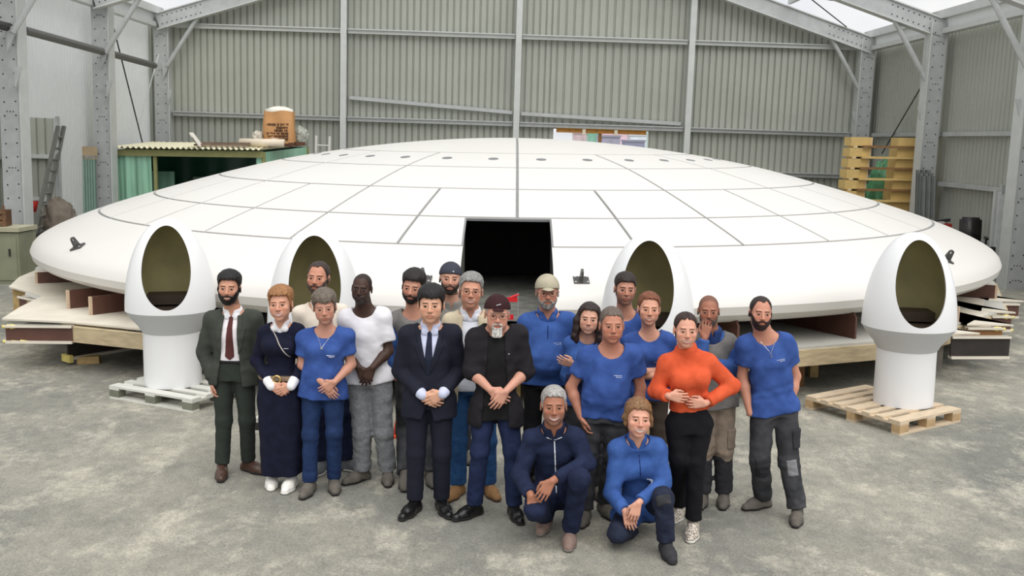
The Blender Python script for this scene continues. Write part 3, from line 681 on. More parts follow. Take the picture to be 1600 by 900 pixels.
o = empty('green_sheet', (V3(136, 340, 24.6).x, 24.6, 0)); tag(o, 'green translucent corrugated sheet leaning beside the second left column', 'sheet'); zz = V3(136, 248, 24.6).z; P = []
for i in range(41): P += [(-.24+.48*i/40, .03*math.sin(i*1.2), 0), (-.24+.48*i/40, .03*math.sin(i*1.2)+.1, zz)]
MB().add(P, [(2*i, 2*i+2, 2*i+3, 2*i+1) for i in range(40)]).build('sheet', mat('pale_green_sheet', (140, 166, 154), .35, .1, 3), o, True); MB().box((0, .12, zz), (.5, .04, .04)).build('top_batten', MATS['beige_plank'], o)
o = empty('control_box', V3(164, 268, 25.0)); tag(o, 'grey electrical control box with hanging cables on the second left column', 'control box'); MB().box((0, 0, .05), (.28, .12, .2)).build('box', steel2, o); MB().box((0, -.02, -.10), (.22, .14, .10)).build('socket', dark, o)
def cable(pts, r, m, parent, name='cable'):
    b = MB()
    for a, c in zip(pts[:-1], pts[1:]): b.cyl(a, c, r, 6)
    return b.build(name, m, parent)
cable([Vector((0, -.05, -.12)), Vector((.02, -.1, -.6)), Vector((-.03, -.1, -1.5)), Vector((0, 0, -2.0))], .016, dark, o)
cable([Vector((-.1, -.05, -.1)), Vector((-.3, -.05, -.24)), Vector((-.5, 0, -.2)), Vector((-.68, 0, .02))], .014, dark, o); cable([Vector((-.08, -.05, -.12)), Vector((-.22, -.05, -.7)), Vector((-.35, 0, -1.3))], .012, dark, o)
# stacked timber cradles by the right wall
yel = mat('yellow_pine', (222, 190, 122), .7, .12, 5); yel2 = mat('yellow_pine_edge', (232, 206, 160), .7, .1, 5); brn = mat('plank_brown', (150, 112, 72), .75, .2, 6)
YS = 25.9; xl0, xl1, xr0, xr1 = [V3(q, 260, YS).x for q in (1327, 1361, 1401, 1437)]; ztop = V3(1345, 214, YS).z; lh = .272
for i in range(10):
    zc = ztop-lh*i; o = empty('timber_cradle', ((xl0+xr1)/2, YS, zc-lh)); ords = ['topmost', 'second', 'third', 'fourth', 'fifth', 'sixth', 'seventh', 'eighth', 'ninth', 'lowest']
    tag(o, 'yellow pine cradle in the stack by the right wall, '+(ords[i]+' one' if i in (0, 9) else ords[i]+' from the top'), 'timber', 'stacked pine cradles'); xm = (xl0+xr1)/2; sh = -.022*i
    for x0, x1, dz in ((xl0, xl1-.06, .0), (xr0, xr1, .0)):
        MB().box(((x0+x1)/2-xm+sh, .25, lh*.58+dz), (x1-x0, .55, lh*.80)).build('block', yel, o); MB().box((x1-xm+sh+.03, .25, lh*.58+dz), (.06, .5, lh*.78)).build('block_edge', yel2, o)
        for k in (0, 1): MB().box((x0-xm+sh+.12+.26*k, .22, lh*.09), (.10, .5, lh*.17)).build('foot', yel2, o)
    MB().bar((xl0-xm+.30+sh, -.085, .035), (xr1-xm+sh, -.085, .03), .1, .055).build('plank', brn if i % 2 == 0 else yel, o)
crumple('green_sack', 'green plastic sack standing behind the pine cradles', 'sack', Vector((V3(1379, 300, 26.8).x, 26.8, 0)), (.46, .28, 1.22), mat('green_sack', (92, 158, 110), .4, .5, 5, .5, 10), 12)
sh = empty('leaning_sheets', (V3(1447, 300, 24.15).x, 24.15, 0)); tag(sh, 'grey corrugated metal sheets leaning beside the right column', 'metal sheets'); zz = V3(1447, 266, 24.15).z
for k in range(3):
    P = []
    for i in range(13): P += [(-.18+.36*i/12+.05*k, .035*math.sin(i*1.6)-.05*k, 0), (-.18+.36*i/12+.05*k, .035*math.sin(i*1.6)+.25-.05*k, zz-.07*k)]
    MB().add(P, [(2*i, 2*i+2, 2*i+3, 2*i+1) for i in range(12)]).build('metal_sheet', mat('dull_sheet', (112, 116, 112), .5, .15, 6), sh)
o = empty('office_chair', (V3(1516, 360, 22.2).x, 22.2, 0), -.25); tag(o, 'black padded chair back showing above the right rim of the saucer', 'chair'); zz = V3(1516, 338, 22.2).z
lea = mat('black_vinyl', (38, 34, 33), .35, .3, 8, .3, 20)
import bmesh as _bm
def softbox(name, c, size, m, parent, bev=.05, rot=None):
    b = _bm.new(); _bm.ops.create_cube(b, size=1); _bm.ops.scale(b, vec=size, verts=b.verts); _bm.ops.bevel(b, geom=b.edges[:]+b.verts[:], offset=bev, segments=3, affect='EDGES'); me = bpy.data.meshes.new(name); b.to_mesh(me); b.free()
    me.materials.append(m); me.polygons.foreach_set('use_smooth', [True]*len(me.polygons)); q = link(name, me, parent); q.location = c
    if rot: q.rotation_euler = rot
    return q
softbox('backrest', (0, 0, zz-.36), (.46, .12, .68), lea, o, .05, (-.12, 0, 0)); softbox('seat', (0, -.25, zz-.78), (.5, .5, .12), lea, o); 
for s_ in (-1, 1): softbox('armrest', (s_*.30, -.2, zz-.45), (.06, .34, .06), lea, o, .02); MB().bar((s_*.30, -.2, zz-.48), (s_*.28, -.2, zz-.8), .04, .04).build('arm_post', dark, o)
MB().cyl((0, -.2, .1), (0, -.2, zz-.8), .04, 10).build('pillar', dark, o)
for k in range(5): a = k*2*math.pi/5; MB().bar((0, -.2, .1), (.3*math.cos(a), -.2+.3*math.sin(a), .05), .05, .04).build('base_leg', dark, o)
o = empty('toolbox', (V3(1472, 350, 23.5).x, 23.5, 0)); tag(o, 'red toolbox with dark tools on a stand behind the saucer rim, right', 'toolbox'); zz = V3(1472, 357, 23.5).z
MB().box((0, 0, zz+.05), (.34, .3, .14)).build('box', mat('red_paint', (160, 48, 40), .5, .2, 8), o); MB().bar((-.16, 0, zz+.15), (.18, .02, zz+.20), .06, .07).build('tool', dark, o); MB().box((-.05, -.05, zz+.14), (.14, .1, .05)).build('tray', steel2, o); MB().box((0, 0, zz/2-.01), (.5, .4, zz-.02)).build('stand', MATS['grey_stand'], o)
o = empty('cable_duct', V3(1562, 350, 21.6)); tag(o, 'white cable duct cover beside the rightmost column', 'duct'); hh = V3(1562, 303, 21.6).z-V3(1562, 402, 21.6).z
MB().box((0, 0, 0), (.20, .12, hh)).build('cover', mat('duct_white', (224, 226, 224), .5), o); MB().box((-.13, .02, 0), (.05, .1, hh*1.05)).build('side_rail', steel2, o); MB().box((-.14, -.02, -hh*.42), (.12, .12, .16)).build('clamp', dark, o); MB().box((.05, -.02, hh*.55), (.2, .12, .18)).build('junction_box', steel, o)
# small things near the people
o = empty('traffic_cone', tuple(atz(627, 681, 0))); tag(o, 'small orange traffic cone on the floor behind the dark navy suit', 'cone')
MB().box((0, 0, .012), (.2, .2, .024)).build('base', mat('cone_orange', (236, 96, 56), .5), o); MB().cyl((0, 0, .024), (0, 0, .36), .082, 24, .018).build('body', MATS['cone_orange'], o, True); MB().cyl((0, 0, .15), (0, 0, .22), .0615, 24, .0485).build('band', mat('cone_white', (240, 220, 210), .5), o, True)
o = empty('bar_clamp', V3(802, 468, 10.62)); tag(o, 'red bar clamp at the foot of the saucer doorway', 'clamp'); rc = mat('clamp_red', (206, 36, 44), .4)
MB().box((-.01, 0, .0), (.11, .03, .045)).build('jaw', rc, o); MB().box((-.03, 0, -.19), (.07, .03, .05)).build('jaw', rc, o); zc = o.location.z-.93; MB().box((.05, 0, (.07-zc)/2), (.012, .022, .07+zc)).build('bar', alu, o); MB().cyl((-.03, 0, .02), (.06, 0, .055), .014, 8).build('handle', rc, o); MB().cyl((-.045, 0, -.0), (-.045, 0, -.16), .009, 8).build('screw', alu, o)
# ------------------------------------------------------------------ people: signed distance bodies meshed with surface nets
f32 = np.float32
def vec(p): return np.array(p, float)
def nrm(v): return v/(np.linalg.norm(v)+1e-9)
def seg(a, b, ra, rb=None):
    a, b = vec(a), vec(b); rb = ra if rb is None else rb; ab = b-a; L2 = float(ab@ab)+1e-9; m = max(ra, rb)
    def fn(X, Y, Z):
        t = np.clip(((X-a[0])*ab[0]+(Y-a[1])*ab[1]+(Z-a[2])*ab[2])/L2, 0, 1)
        return np.sqrt((X-a[0]-t*ab[0])**2+(Y-a[1]-t*ab[1])**2+(Z-a[2]-t*ab[2])**2)-(ra+(rb-ra)*t)
    return fn, np.minimum(a, b)-m, np.maximum(a, b)+m
def segf(a, b, ra, rb, over=.0):
    """capsule cut flat at b"""
    a, b = vec(a), vec(b); ab = b-a; L_ = np.linalg.norm(ab); d = ab/L_; e = b+d*.06; re = rb+(rb-ra)*.06/L_; fn0, lo, hi = seg(a, e, ra, re)
    def fn(X, Y, Z): return np.maximum(fn0(X, Y, Z), (X-b[0])*d[0]+(Y-b[1])*d[1]+(Z-b[2])*d[2])
    return fn, lo, hi
def ell(c, r, fr=None):
    c, r = vec(c), vec(r); fr = np.eye(3) if fr is None else fr; rm = r.min(); e = np.abs(fr.T) @ r
    def fn(X, Y, Z):
        q = [((X-c[0])*fr[i][0]+(Y-c[1])*fr[i][1]+(Z-c[2])*fr[i][2]) for i in range(3)]
        k0 = np.sqrt(sum((q[i]/r[i])**2 for i in range(3))); k1 = np.sqrt(sum((q[i]/r[i]**2)**2 for i in range(3)))+1e-6
        return k0*(k0-1)/k1
    return fn, c-e, c+e
def loft(o, fr, zs, wx, wy, cy, p=2.4, cap=True):
    """elliptic tube along fr[2]; half widths wx, wy and depth offset cy interpolated over zs"""
    o = vec(o); zs = np.array(zs); zz = np.linspace(zs[0], zs[-1], 60)
    def sm(v):
        w = np.interp(zz, zs, v); k = np.array([1, 2, 3, 2, 1])/9; w2 = np.convolve(np.pad(w, 2, 'edge'), k, 'valid'); return w2
    WX, WY, CY = sm(wx), sm(wy), sm(cy); m = max(max(wx), max(wy))
    def fn(X, Y, Z):
        x, y, z = [((X-o[0])*fr[i][0]+(Y-o[1])*fr[i][1]+(Z-o[2])*fr[i][2]) for i in range(3)]
        a = np.interp(z, zz, WX); b = np.interp(z, zz, WY); c = np.interp(z, zz, CY)
        k = (np.abs(x/a)**p+np.abs((y-c)/b)**p)**(1/p)
        d = (k-1)*np.minimum(a, b)
        return np.maximum(d, np.maximum(z-zs[-1], zs[0]-z)) if cap else d
    e0, e1 = o+fr[2]*zs[0], o+fr[2]*zs[-1]
    return fn, np.minimum(e0, e1)-m-.02, np.maximum(e0, e1)+m+.02
def smin(a, b, k):
    if k <= 0: return np.minimum(a, b)
    h = np.clip(.5+.5*(b-a)/k, 0, 1); return b*(1-h)+a*h-k*h*(1-h)
class Sdf:
    def __init__(s): s.it = []; s.cuts = []; s.disp = []
    def add(s, prim, k=.02): s.it.append((prim, k, 1)); return s
    def sub(s, prim, k=.01): s.it.append((prim, k, -1)); return s
    def copy(s):
        q = Sdf(); q.it = list(s.it); q.cuts = list(s.cuts); q.disp = list(s.disp); return q
    def bounds(s):
        lo = np.min([p[1] for p, k, g in s.it if g > 0], axis=0); hi = np.max([p[2] for p, k, g in s.it if g > 0], axis=0); return lo, hi
    def eval(s, ax, full=False):
        F = np.full([len(a) for a in ax], 1.0, f32)
        for (fn, lo, hi), k, g in s.it:
            mg = .05+k; sl = []
            for a, l, h in zip(ax, lo, hi):
                i0 = 0 if full else int(np.searchsorted(a, l-mg)); i1 = len(a) if full else int(np.searchsorted(a, h+mg)); sl.append((i0, i1))
            if any(i1-i0 < 1 for i0, i1 in sl): continue
            X = ax[0][sl[0][0]:sl[0][1], None, None]; Y = ax[1][None, sl[1][0]:sl[1][1], None]; Z = ax[2][None, None, sl[2][0]:sl[2][1]]
            ix = tuple(slice(*q) for q in sl); d = fn(X, Y, Z).astype(f32); B = F[ix]
            F[ix] = smin(B, d, k) if g > 0 else -smin(-B, d, k)
        X, Y, Z = ax[0][:, None, None], ax[1][None, :, None], ax[2][None, None, :]
        for fn in s.disp: F = F+fn(X, Y, Z).astype(f32)
        for fn in s.cuts: F = np.maximum(F, fn(X, Y, Z).astype(f32))
        return F
def axis(lo, hi, h, fine=()):
    out = [lo]; x = lo
    while x < hi:
        st = h
        for a, b, s_ in fine:
            if a-s_ <= x < b: st = min(st, s_)
            elif x < a < x+st: st = max(min(st, a-x), .3*st)
        x += st; out.append(x)
    return np.array(out, f32)
def nets(F, ax):
    S = F < 0
    n = S[:-1, :-1, :-1].astype(np.int8)
    for o in ((1, 0, 0), (0, 1, 0), (0, 0, 1), (1, 1, 0), (1, 0, 1), (0, 1, 1), (1, 1, 1)):
        n = n+S[o[0]:S.shape[0]-1+o[0], o[1]:S.shape[1]-1+o[1], o[2]:S.shape[2]-1+o[2]]
    mix = (n > 0) & (n < 8); I = np.argwhere(mix)
    if not len(I): return None
    acc = np.zeros((len(I), 3)); cnt = np.zeros(len(I)); cor = [(i, j, k) for i in (0, 1) for j in (0, 1) for k in (0, 1)]
    val = {c: F[I[:, 0]+c[0], I[:, 1]+c[1], I[:, 2]+c[2]].astype(float) for c in cor}
    pos = {c: np.stack([ax[d][I[:, d]+c[d]] for d in range(3)], 1) for c in cor}
    for a in cor:
        for d in range(3):
            if a[d]: continue
            b = tuple(1 if q == d else a[q] for q in range(3)); va, vb = val[a], val[b]; cr = (va < 0) != (vb < 0)
            t = np.where(cr, va/np.where(cr, va-vb, 1), 0); acc += np.where(cr[:, None], pos[a]+(pos[b]-pos[a])*t[:, None], 0); cnt += cr
    V_ = acc/cnt[:, None]
    idm = np.full(mix.shape, -1, np.int32); idm[mix] = np.arange(len(I)); Q = []
    for d in range(3):
        e, g = [(1, 2), (2, 0), (0, 1)][d]
        s0 = [slice(None)]*3; s1 = [slice(None)]*3; s0[d] = slice(0, -1); s1[d] = slice(1, None)
        for q in (e, g): s0[q] = slice(1, -1); s1[q] = slice(1, -1)
        A, B = S[tuple(s0)], S[tuple(s1)]; E = np.argwhere(A != B); sg = A[A != B]
        if not len(E): continue
        off = np.zeros(3, int); off[e] = 1; off[g] = 1; E = E+off
        def cell(de, dg):
            w = E.copy(); w[:, e] -= de; w[:, g] -= dg; return idm[w[:, 0], w[:, 1], w[:, 2]]
        q = np.stack([cell(1, 1), cell(0, 1), cell(0, 0), cell(1, 0)], 1); q[~sg] = q[~sg][:, ::-1]; Q.append(q)
    return V_, np.concatenate(Q)
def mesh_np(name, V_, Q, mats, parent=None, colors=None, midx=None):
    me = bpy.data.meshes.new(name); n = len(Q)
    me.vertices.add(len(V_)); me.vertices.foreach_set('co', V_.astype(f32).ravel())
    me.loops.add(4*n); me.loops.foreach_set('vertex_index', Q.astype(np.int32).ravel())
    me.polygons.add(n); me.polygons.foreach_set('loop_start', np.arange(0, 4*n, 4, dtype=np.int32))
    me.polygons.foreach_set('use_smooth', np.ones(n, bool))
    for m in mats: me.materials.append(m)
    if midx is not None: me.polygons.foreach_set('material_index', midx.astype(np.int32))
    if colors is not None:
        at_ = me.color_attributes.new('Col', 'FLOAT_COLOR', 'POINT'); at_.data.foreach_set('color', np.concatenate([colors, np.ones((len(colors), 1))], 1).astype(f32).ravel())
    me.update(calc_edges=True); me.validate(); return link(name, me, parent)
def smooth_v(V_, Q, it=1, lam=.5):
    n = len(V_); A_ = np.concatenate([Q[:, [0, 1]], Q[:, [1, 2]], Q[:, [2, 3]], Q[:, [3, 0]]]); i = np.concatenate([A_[:, 0], A_[:, 1]]); j = np.concatenate([A_[:, 1], A_[:, 0]])
    c = np.maximum(np.bincount(i, minlength=n), 1)
    for _ in range(it):
        V_ = V_*(1-lam)+lam*np.stack([np.bincount(i, weights=V_[j, d], minlength=n)/c for d in range(3)], 1)
    return V_
def sdf_mesh(name, sdf, h, mats, parent, box=None, smooth=1, full=False, matf=None):
    lo, hi = sdf.bounds() if box is None else map(vec, box)
    ax = [axis(l-.02, u+.02, h) for l, u in zip(lo, hi)]
    r = nets(sdf.eval(ax, full), ax)
    if r is None: print('EMPTY', name); return None
    V_, Q = r
    if smooth: V_ = smooth_v(V_, Q, smooth)
    mi = matf(V_[Q].mean(1)) if matf else None
    return mesh_np(name, V_, Q, mats if isinstance(mats, list) else [mats], parent, midx=mi)
def folds(seed, amp, wl=(.09, .22), zbias=1.6, n=6):
    rg = np.random.default_rng(seed); D = rg.normal(size=(n, 3)); D[:, 2] *= zbias; D /= np.linalg.norm(D, axis=1)[:, None]
    W = 2*np.pi/rg.uniform(*wl, n); ph = rg.uniform(0, 6.28, n)
    def fn(X, Y, Z):
        s_ = 0
        for d, w, p in zip(D, W, ph):
            v = np.sin((X*d[0]+Y*d[1]+Z*d[2])*w+p+1.3*np.sin((X*d[2]-Z*d[0]+Y)*w*.37+p)); s_ = s_+v*np.abs(v)
        return np.clip(s_*(amp/math.sqrt(n)*.95), -1.4*amp, .8*amp)
    return fn

def skin_mat():
    m = bpy.data.materials.new('skin'); m.use_nodes = True; N, L = m.node_tree.nodes, m.node_tree.links; p = N['Principled BSDF']
    a = N.new('ShaderNodeAttribute'); a.attribute_name = 'Col'; p.inputs['Roughness'].default_value = .5; p.inputs['Specular IOR Level'].default_value = .3
    tc = N.new('ShaderNodeTexCoord'); nz = N.new('ShaderNodeTexNoise'); nz.inputs['Scale'].default_value = 60; L.new(tc.outputs['Object'], nz.inputs['Vector'])
    rp = N.new('ShaderNodeValToRGB'); rp.color_ramp.elements[0].color = (.9, .88, .87, 1); rp.color_ramp.elements[1].color = (1.05, 1.04, 1.04, 1)
    L.new(nz.outputs['Fac'], rp.inputs['Fac']); mx = N.new('ShaderNodeMix'); mx.data_type = 'RGBA'; mx.blend_type = 'MULTIPLY'; mx.inputs['Factor'].default_value = 1
    L.new(a.outputs['Color'], mx.inputs[6]); L.new(rp.outputs[0], mx.inputs[7]); L.new(mx.outputs[2], p.inputs['Base Color'])
    p.inputs['Subsurface Weight'].default_value = .06; p.inputs['Subsurface Radius'].default_value = (.012, .005, .003); p.inputs['Subsurface Scale'].default_value = 1
    return m
SKIN = skin_mat()
def cloth(name, col, rough=.85, var=.16, scale=14, bump=.10, bscale=160, col2=None): return mat(name, col, rough, var, scale, bump, bscale, spec=.2, col2=col2)
def hairmat(name, col): return mat(name, col, .5, .5, 70, .6, 130, spec=.35, stretch=(1, 1, .22))

def hand_prims(w, dirF, palmN, thumb, s=1.0, curl=.5, spread=.12, thumb_in=.35):
    """w wrist, dirF towards the fingers, palmN palm normal, thumb = unit vector towards the thumb side"""
    w = vec(w); d = nrm(vec(dirF)); n = nrm(vec(palmN)-d*(vec(palmN)@d)); lat = nrm(vec(thumb)-d*(vec(thumb)@d)-n*(vec(thumb)@n)); P = []
    for i, (o, L_, pl) in enumerate(((.030, .070, .092), (.010, .079, .096), (-.011, .073, .092), (-.030, .057, .084))):
        o, L_, pl = o*s, L_*s, pl*s; base = w+d*pl+lat*o*1.08; P.append((seg(w+d*.015*s+lat*o*.55, base, .0155*s, .0115*s), .010))
        ang = -spread*(i-1.2)*.5; fd = nrm(d*math.cos(ang)+lat*math.sin(ang)); p = base; th = 0; r = (.0088, .0092, .0088, .0078)[i]*s
        for fr_, cu in ((.45, .55), (.31, .85), (.24, .6)):
            th += curl*cu*1.15; dd = fd*math.cos(th)+n*math.sin(th); q = p+dd*L_*fr_; P.append((seg(p, q, r, r*.93), .003)); p = q; r *= .94
    tb = w+d*.022*s+lat*.022*s; t1 = tb+nrm(lat*.75+d*.75+n*.3)*.045*s; t2 = t1+nrm(lat*(.35-thumb_in)+d+n*(.2+thumb_in*.5))*.034*s; t3 = t2+nrm(lat*(.1-thumb_in)+d+n*.25)*.027*s
    P += [(seg(tb, t1, .0165*s, .0125*s), .012), (seg(t1, t2, .0110*s, .0100*s), .004), (seg(t2, t3, .0100*s, .0085*s), .003)]
    return P

HAIR_A = np.radians([0, 25, 45, 62, 75, 88, 100, 125, 180])
class Person:
    def __init__(s, label, Y=None, skin=(205, 160, 135), sex='m', hue=None, **k):
        s.k = k; s.sex = sex; s.seed = k.get('seed', hash_(label)); rg = s.rg = random.Random(s.seed)
        J = {}; px = k['px']
        for q in ('anL', 'anR'):
            if q in px and len(px[q]) == 2: J[q] = atz(*px[q], .085)
        if Y is None: Y = np.mean([J[q][1] for q in ('anL', 'anR') if q in J])-.02
        s.Y = Y
        for n_, v in px.items():
            if n_ in J: continue
            J[n_] = at(v[0], v[1], Y+(v[2] if len(v) > 2 else 0))
        top, chin = J['top'], J['chin']; s.Htot = top[2]; H = s.H = k.get('H', s.Htot); sc = s.sc = H/1.75
        hair_t = k.get('hair_t', .018)
        hh = (top[2]-chin[2])-hair_t; s.hs = float(np.clip(hh/.212, .95, 1.14))
        yaw, pit, rol = [math.radians(q) for q in k.get('head', (0, 0, 0))]
        Rm = np.array(Matrix.Rotation(yaw, 3, 'Z') @ Matrix.Rotation(-pit, 3, 'X') @ Matrix.Rotation(rol, 3, 'Y')); s.hf = Rm.T
        s.hc = np.array([(top[0]+chin[0])/2, (top[1]+chin[1])/2-.02, chin[2]+.103*s.hs])
        shm = (J['shL']+J['shR'])/2
        for q in ('shL', 'shR'): J[q] = J[q]+(shm-J[q])*.07-np.array([0, 0, k.get('drop', .026)*sc])
        s.neck = k.get('neck') if k.get('neck') is not None else shm+np.array([0, .012, .040*sc])
        if 'hip' in J: hip = J['hip']
        else:
            ax_ = [J[q][0] for q in ('anL', 'anR') if q in J]; ay_ = [J[q][1] for q in ('anL', 'anR') if q in J]
            hx = np.mean(ax_)*.5+shm[0]*.5 if ax_ else shm[0]; hy = Y if not ay_ else Y
            hip = np.array([hx, hy, .515*H])
        s.hipc = hip; fz = nrm(s.neck-hip); fx = nrm((J['shR']-J['shL'])-fz*((J['shR']-J['shL'])@fz)); fy = np.cross(fz, fx); s.tf = np.stack([fx, fy, fz]); s.TL = np.linalg.norm(s.neck-hip)
        s.sw = np.linalg.norm(J['shR']-J['shL'])/2
        hx_ = nrm(np.array([fx[0], fx[1], 0])); hw = k.get('hipw', .088)*sc
        J.setdefault('hpL', hip-hx_*hw-np.array([0, 0, .02])); J.setdefault('hpR', hip+hx_*hw-np.array([0, 0, .02]))
        for q, sg in (('L', -1), ('R', 1)):
            if 'an'+q not in J: J['an'+q] = np.array([J['hp'+q][0]+sg*.02, Y+.02, .085])
            if 'kn'+q not in J: J['kn'+q] = (J['hp'+q]+J['an'+q])/2+np.array([sg*.01, -.03, .0])
            if 'el'+q not in J: J['el'+q] = J['sh'+q]+np.array([sg*.05, .04, -.29*sc])
            if 'wr'+q not in J: J['wr'+q] = J['el'+q]+np.array([sg*-.01, .0, -.24*sc])
            if 'toe'+q in px: t = atz(*px['toe'+q][:2], .02); v = t-J['an'+q]; v[2] = 0; J['td'+q] = nrm(v)
            else: J['td'+q] = nrm(np.array([sg*.3, -1, 0]))
        s.base = np.array([hip[0], (J['anL'][1]+J['anR'][1])/2, 0.0])
        for q in J:
            if not q.startswith('td'): J[q] = J[q]-s.base
        s.hc = s.hc-s.base; s.neck = s.neck-s.base; s.hipc = s.hipc-s.base; s.J = J
        s.skin = np.array(srgb(skin))*np.array([.86, .80, .76]); s.label = label
        s.build_body()
    # -------------------------------------------------- frames
    def T(s, X, Y, Z):
        o = s.hipc; return [((X-o[0])*s.tf[i][0]+(Y-o[1])*s.tf[i][1]+(Z-o[2])*s.tf[i][2]) for i in range(3)]
    def Tp(s, x, y, z): return s.hipc+s.tf[0]*x+s.tf[1]*y+s.tf[2]*z
    def Hd(s, X, Y, Z):
        o = s.hc; return [((X-o[0])*s.hf[i][0]+(Y-o[1])*s.hf[i][1]+(Z-o[2])*s.hf[i][2])/s.hs for i in range(3)]
    def hp(s, x, y, z): return s.hc+(s.hf[0]*x+s.hf[1]*y+s.hf[2]*z)*s.hs
    def hell(s, c, r): return ell(s.hp(*c), np.array(r)*s.hs, s.hf)
    def torso(s, e=0.0, lo=-.14, ew=0.0):
        k = s.k; w = s.sw/.185; b = k.get('belly', 0.0); g = k.get('bulk', 1.0); L_ = s.TL
        if s.sex == 'm': Z = [(lo, .150 if e > 0 else .13, .112 if e > 0 else .10, 0), (0, .158, .118, .01), (.2, .150+b*.5, .112+b, -b*.8), (.38, .150+b*.5, .112+b, -b*.8), (.6, .160+b*.2, .118+b*.3, -.008), (.78, .168, .112, 0), (.88, .150, .092, .012), (.96, .105, .074, .018), (1.02, .066, .060, .015)]
        else: Z = [(lo, .164 if e > 0 else .14, .116 if e > 0 else .1, 0), (0, .168, .120, .008), (.2, .145+b*.5, .105+b, -b*.8), (.38, .132+b*.5, .098+b, -b*.8), (.6, .146, .112, -.008), (.72, .155, .112, -.004), (.86, .138, .085, .012), (.96, .095, .068, .018), (1.02, .058, .054, .015)]
        zs = [z*L_ for z, *_ in Z]; wx = [(a*w*g+e+(ew if z < .5 else 0)) for z, a, _, _ in Z]; wy = [bb*g*min(w, 1.1)+e for _, _, bb, _ in Z]; cy = [c for *_, c in Z]
        return loft(s.hipc, s.tf, zs, wx, wy, cy)
    def bust(s, S, e):
        if s.sex == 'f':
            for sx in (-1, 1): S.add(ell(s.Tp(sx*.068, -.085, s.TL*.66), (.062+e, .055+e, .060+e), s.tf), .05)
    def shoulders(s, S, e, k=.05):
        for q in 'LR':
            n = s.neck+(s.J['sh'+q]-s.neck)*.25+np.array([0, .01, -.01]); S.add(seg(n, s.J['sh'+q], .046+e*.8, .050*s.k.get('arm', 1)+e), k)
    # -------------------------------------------------- naked body, one continuous surface
    def face_prims(s, S):
        A = lambda c, r, k=.015: S.add(s.hell(c, r), k*s.hs)
        fw = s.k.get('face_w', 1.0); jw = s.k.get('jaw', 1.0)*fw; fem = s.sex == 'f'; sm = s.k.get('smile', .3)
        A((0, .018, .034), (.075*fw, .096, .082)); A((0, -.022, -.022), (.064*fw, .068, .080), .03)
        A((0, -.026, -.066), (.052*jw*(.94 if fem else 1), .054, .046), .03); A((0, -.066, -.098), (.022*jw, .018, .016), .025)
        for q in (-1, 1):
            A((q*(.043+.002*sm)*fw, -.058-.006*sm, -.020-.004*sm), (.022, .022, .020), .02); A((q*.040*jw, -.052, -.052), (.020, .022, .024), .025)
            A((q*.028, -.080, .024), (.024, .010, .008), .012)
            S.sub(s.hell((q*.031, -.103, .003), (.021, .017, .011)), .012*s.hs)
            A((q*.031, -.0755, .001), (.0165, .0125, .0125), .003)
            A((q*.031, -.0845, .0085), (.0150, .0060, .0035), .003)
            A((q*.078*fw, .012, -.006), (.008, .018, .031), .006); A((q*.080*fw, .008, -.026), (.006, .010, .011), .006)
            A((q*.012, -.0975, -.032), (.0085, .010, .0075), .006)
        S.add(seg(s.hp(0, -.083, .012), s.hp(0, -.108, -.026), .0075*s.hs, .0105*s.hs), .010*s.hs)
        A((0, -.1055, -.030), (.0105, .010, .0085), .006)
        A((0, -.080, -.060), (.030, .016, .018), .012)
        for i in range(6):
            mw = .024+.007*min(sm, 1); a, b = (-1+i/3)*mw, (-1+(i+1)/3)*mw; c = lambda x: sm*.009*(x/.028)**2
            yy = lambda x: -.0945+14*x*x
            S.add(seg(s.hp(a, yy(a), -.0585+c(a)), s.hp(b, yy(b), -.0585+c(b)), .0034*s.hs), .004)
            S.add(seg(s.hp(a*.85, yy(a)+.001, -.0705-sm*.006+c(a)), s.hp(b*.85, yy(b)+.001, -.0705-sm*.006+c(b)), .0042*s.hs), .004)
    def colors(s, V_):
        x, y, z = s.Hd(V_[:, 0], V_[:, 1], V_[:, 2]); C = np.tile(s.skin, (len(V_), 1)); k = s.k
        head = (z > -.125) & (np.abs(x) < .10) & (np.abs(y) < .14); front = head & (y < -.045)
        def mixc(mask, col, a):
            a = (np.clip(a, 0, 1)*mask)[:, None]; C[:] = C*(1-a)+np.array(col)*a
        sk = s.skin; red = np.array([sk[0]*1.02, sk[1]*.74, sk[2]*.70]); sm = k.get('smile', .3)
        ch = np.exp(-(((np.abs(x)-.040)/.018)**2+((z+.030)/.016)**2)); mixc(front, red, ch*.55)
        mixc(front, red, np.exp(-((x/.013)**2+((z+.030)/.012)**2))*.5)
        if k.get('stubble'):
            a, c = k['stubble']; reg = np.clip((-.030-z-(.03*(np.abs(x) < .02)*(z > -.055)))/.012, 0, 1)+np.clip((np.abs(x)-.050)/.01, 0, 1)*np.clip((-.0-z)/.02, 0, 1)
            reg = reg*np.clip((z+.125)/.01, 0, 1); mixc(head & (y < .02), np.array(srgb(c)), np.clip(reg, 0, 1)*a)
        cv = sm*.009*(x/.028)**2; lip = np.array(k['lip'])*.8+sk*.15 if 'lip' in k else np.array([sk[0]*.78, sk[1]*.54, sk[2]*.54]); mw = .025+.007*min(sm, 1)
        zm = z-cv; dl = np.sqrt((x/mw)**2+((zm+.0645+sm*.003)/(.0088+sm*.0035))**2); mixc(front, lip, np.clip((1.1-dl)*4, 0, .85))
        gap = .0010+.0044*max(0, sm-.35); dt = np.sqrt((x/(mw*.86))**2+((zm+.0642+sm*.0025)/gap)**2)
        mixc(front, (.62, .58, .53) if sm > .5 else lip*.35, (1.25-dt)*4)
        br = np.array(srgb(k.get('brow', (70, 50, 40)))); xb = np.abs(x); zb = .0225-((xb-.032)/.030)**2*.0035
